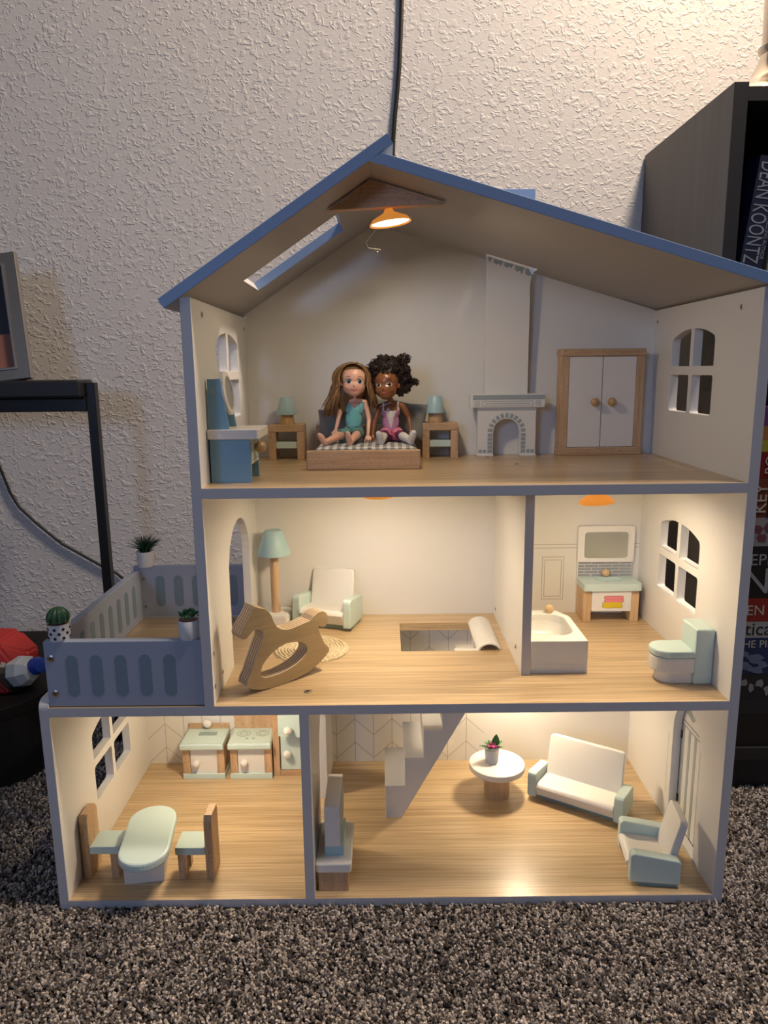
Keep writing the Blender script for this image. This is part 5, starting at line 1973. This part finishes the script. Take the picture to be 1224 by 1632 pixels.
SZ = 0.7702
b = book_up(0.4985, SZ, 0.0330, 0.2020, 0.16, 'navy', 'leaning navy hardback with large silver capitals on the upper shelf', radians(7))
text('lettering', 'DEAN KOONTZ', 0.0310, 'bk_silver', b, (0.0035, -0.0002, 0.1950), rot=(pi / 2, pi / 2, 0), sx=0.60)
text('lettering', '#1 NEW YORK TIMES BESTSELLING AUTHOR', 0.0070, 'bk_silver', b, (0.0265, -0.0002, 0.1950), rot=(pi / 2, pi / 2, 0), sx=0.92)
text('lettering', 'FEAR', 0.0200, 'bk_silver', b, (0.0060, -0.0002, 0.0440), rot=(pi / 2, pi / 2, 0), sx=0.66)
b = book_up(0.5400, SZ, 0.0150, 0.1270, 0.15, 'tan', 'short tan book between the navy and the plum books', radians(5))
b = book_up(0.5580, SZ, 0.0250, 0.1400, 0.15, 'plum', 'plum coloured book right of the short tan book', radians(3))
b = book_up(0.5880, SZ, 0.0300, 0.1800, 0.15, 'jet', 'tall jet black book right of the plum book', radians(1))

# lamp foot on the bookcase
lb = thing('desk_lamp', 'brushed nickel lamp foot with flared base on top of the bookcase', 'lamp', (0.6000, 0.3850, BH - 0.004))
obj('lamp_foot', lathe([(0, 0), (0.112, 0), (0.112, 0.006), (0.104, 0.020), (0.080, 0.034), (0.052, 0.047), (0.034, 0.062), (0.026, 0.080), (0.0225, 0.092), (0.026, 0.096), (0.0265, 0.102),
                               (0.021, 0.106), (0.0215, 0.116), (0.024, 0.20), (0.023, 0.30), (0.012, 0.32), (0.0, 0.32)], 64), 'nickel', lb, smooth=True)

# ------------------------------------------------------------------ left: console, low table, frame, toy, cables
cs = thing('console_table', 'narrow black console table with thin legs against the left wall', 'table', (-0.5140, 0.4400, 0))
obj('table_top', box(-0.9000, 0.0000, -0.0300, 0.0300, 0.6440, 0.6740, 0.0040), 'blackwood', cs)
obj('apron', box(-0.9000, 0.0010, -0.0100, 0.0100, 0.6200, 0.6436, 0.0015), 'black', cs)
obj('leg', box(0.0012, 0.0172, -0.0080, 0.0080, 0, 0.6690, 0.0010), 'black', cs)
obj('leg', box(-0.9000, -0.8850, -0.0080, 0.0080, 0, 0.6200, 0.0010), 'black', cs)
lt = thing('low_table', 'low round cornered black table on the carpet left of the dollhouse', 'table', (-0.9000, 0.3900, 0))
obj('table_top', plate([rrect(-0.2500, 0.3400, -0.2000, 0.1850, 0.13, 10)], 0.0220, 0.0020, T(0, 0, 0.1610)), 'blackmatte', lt)
obj('base', plate([rrect(-0.2200, 0.3000, -0.1300, 0.1800, 0.10, 10)], 0.1480, 0.0, T(0, 0, 0.0755)), 'black', lt)
pf = thing('picture_frame', 'silver brown picture frame leaning on the console table', 'picture frame', (-0.6040, 0.4400, 0.6765), 0, None, rot=(radians(-8), radians(-6), 0))
fm = obj('frame', plate([[(-0.1800, 0), (0.0, 0), (0.0, 0.2150), (-0.18, 0.2150)], [(-0.1600, 0.0200), (-0.0220, 0.0200), (-0.0220, 0.1950), (-0.1600, 0.1950)]], 0.0140, 0.0020, XZ), 'nickel', pf)
fm.data.materials[0] = M['nickel']
obj('inner_trim', plate([[(-0.1620, 0.0180), (-0.0200, 0.0180), (-0.0200, 0.1970), (-0.1620, 0.1970)], [(-0.1580, 0.0220), (-0.0240, 0.0220), (-0.0240, 0.1930), (-0.1580, 0.1930)]], 0.0040, 0.0006, T(0, -0.0080, 0) @ XZ), 'steel', pf)
obj('photo', box(-0.1600, -0.0220, -0.0010, 0.0010, 0.0200, 0.1950), 'bk_ink2', pf)
obj('photo_lower', box(-0.1600, -0.0220, -0.0014, -0.0010, 0.0220, 0.0800), 'soil', pf)

ty = thing('toy_vehicle', 'red plastic toy with white nose and blue tip on the low black table', 'toy', (-0.6400, 0.3050, 0.1722))
bm = bmesh.new()
for p in ((-0.060, -0.02, 0), (-0.060, 0.06, 0), (0.020, -0.03, 0.0), (0.035, 0.05, 0.0), (-0.060, -0.02, 0.075), (-0.055, 0.05, 0.088), (0.005, -0.02, 0.084), (0.045, 0.0, 0.062), (0.050, 0.03, 0.060), (0.010, 0.05, 0.086), (0.048, -0.02, 0.02), (-0.02, -0.035, 0.045)):
    bm.verts.new(p)
bmesh.ops.convex_hull(bm, input=bm.verts)
bmesh.ops.bevel(bm, geom=list(bm.edges), offset=0.004, segments=2, affect='EDGES')
obj('body', bm, 'red', ty)
obj('side_block', box(-0.1300, -0.0450, -0.0500, -0.0100, 0.0, 0.1000, 0.012), 'red', ty)
obj('trim_ring', xf(lathe([(0, 0), (0.0300, 0), (0.0330, 0.006), (0.0270, 0.010), (0, 0.010)], 20), T(0.0230, -0.006, 0.0280) @ Rz(radians(-20)) @ Ry(radians(70))), 'black', ty)
obj('nose', xf(lathe([(0, 0), (0.0270, 0), (0.0255, 0.0180), (0.0180, 0.0300), (0.0100, 0.0350), (0, 0.0350)], 8), T(0.0310, -0.009, 0.0310) @ Rz(radians(-20)) @ Ry(radians(76))), 'toywhite', ty)
obj('tip', xf(lathe([(0, 0), (0.0130, 0), (0.0150, 0.008), (0.0120, 0.018), (0, 0.022)], 12), T(0.0600, -0.016, 0.0430) @ Rz(radians(-20)) @ Ry(radians(76))), 'toyblue', ty, smooth=True)

cb_ = obj('power_cord', tube([(0.0380, 0.5800, 1.45), (0.0368, 0.5800, 1.3180), (0.0345, 0.5800, 1.26), (0.0318, 0.5800, 1.2100), (0.0270, 0.5800, 1.1600), (0.0235, 0.5795, 1.1300), (0.0205, 0.5790, 1.0950), (0.0185, 0.5790, 1.06), (0.018, 0.579, 0.95)], 0.0042, 10), 'cable', None, smooth=True)
tag(cb_, 'black power cord hanging down the wall behind the roof', 'cord')
pts = [(-0.775, 0.5800, 0.58), (-0.765, 0.5800, 0.545), (-0.7549, 0.5800, 0.5117), (-0.7380, 0.5800, 0.4550), (-0.7240, 0.5800, 0.4270), (-0.6950, 0.5800, 0.3960), (-0.6475, 0.5800, 0.3520), (-0.6050, 0.5800, 0.3260), (-0.5697, 0.5800, 0.3040), (-0.5430, 0.5800, 0.2900), (-0.5270, 0.5800, 0.2750), (-0.5150, 0.58, 0.25), (-0.512, 0.58, 0.15)]
cb2 = obj('power_cord', tube(pts, 0.0028, 8), 'cable', None, smooth=True)
tag(cb2, 'thin black power cord looping down the wall below the console table', 'cord')
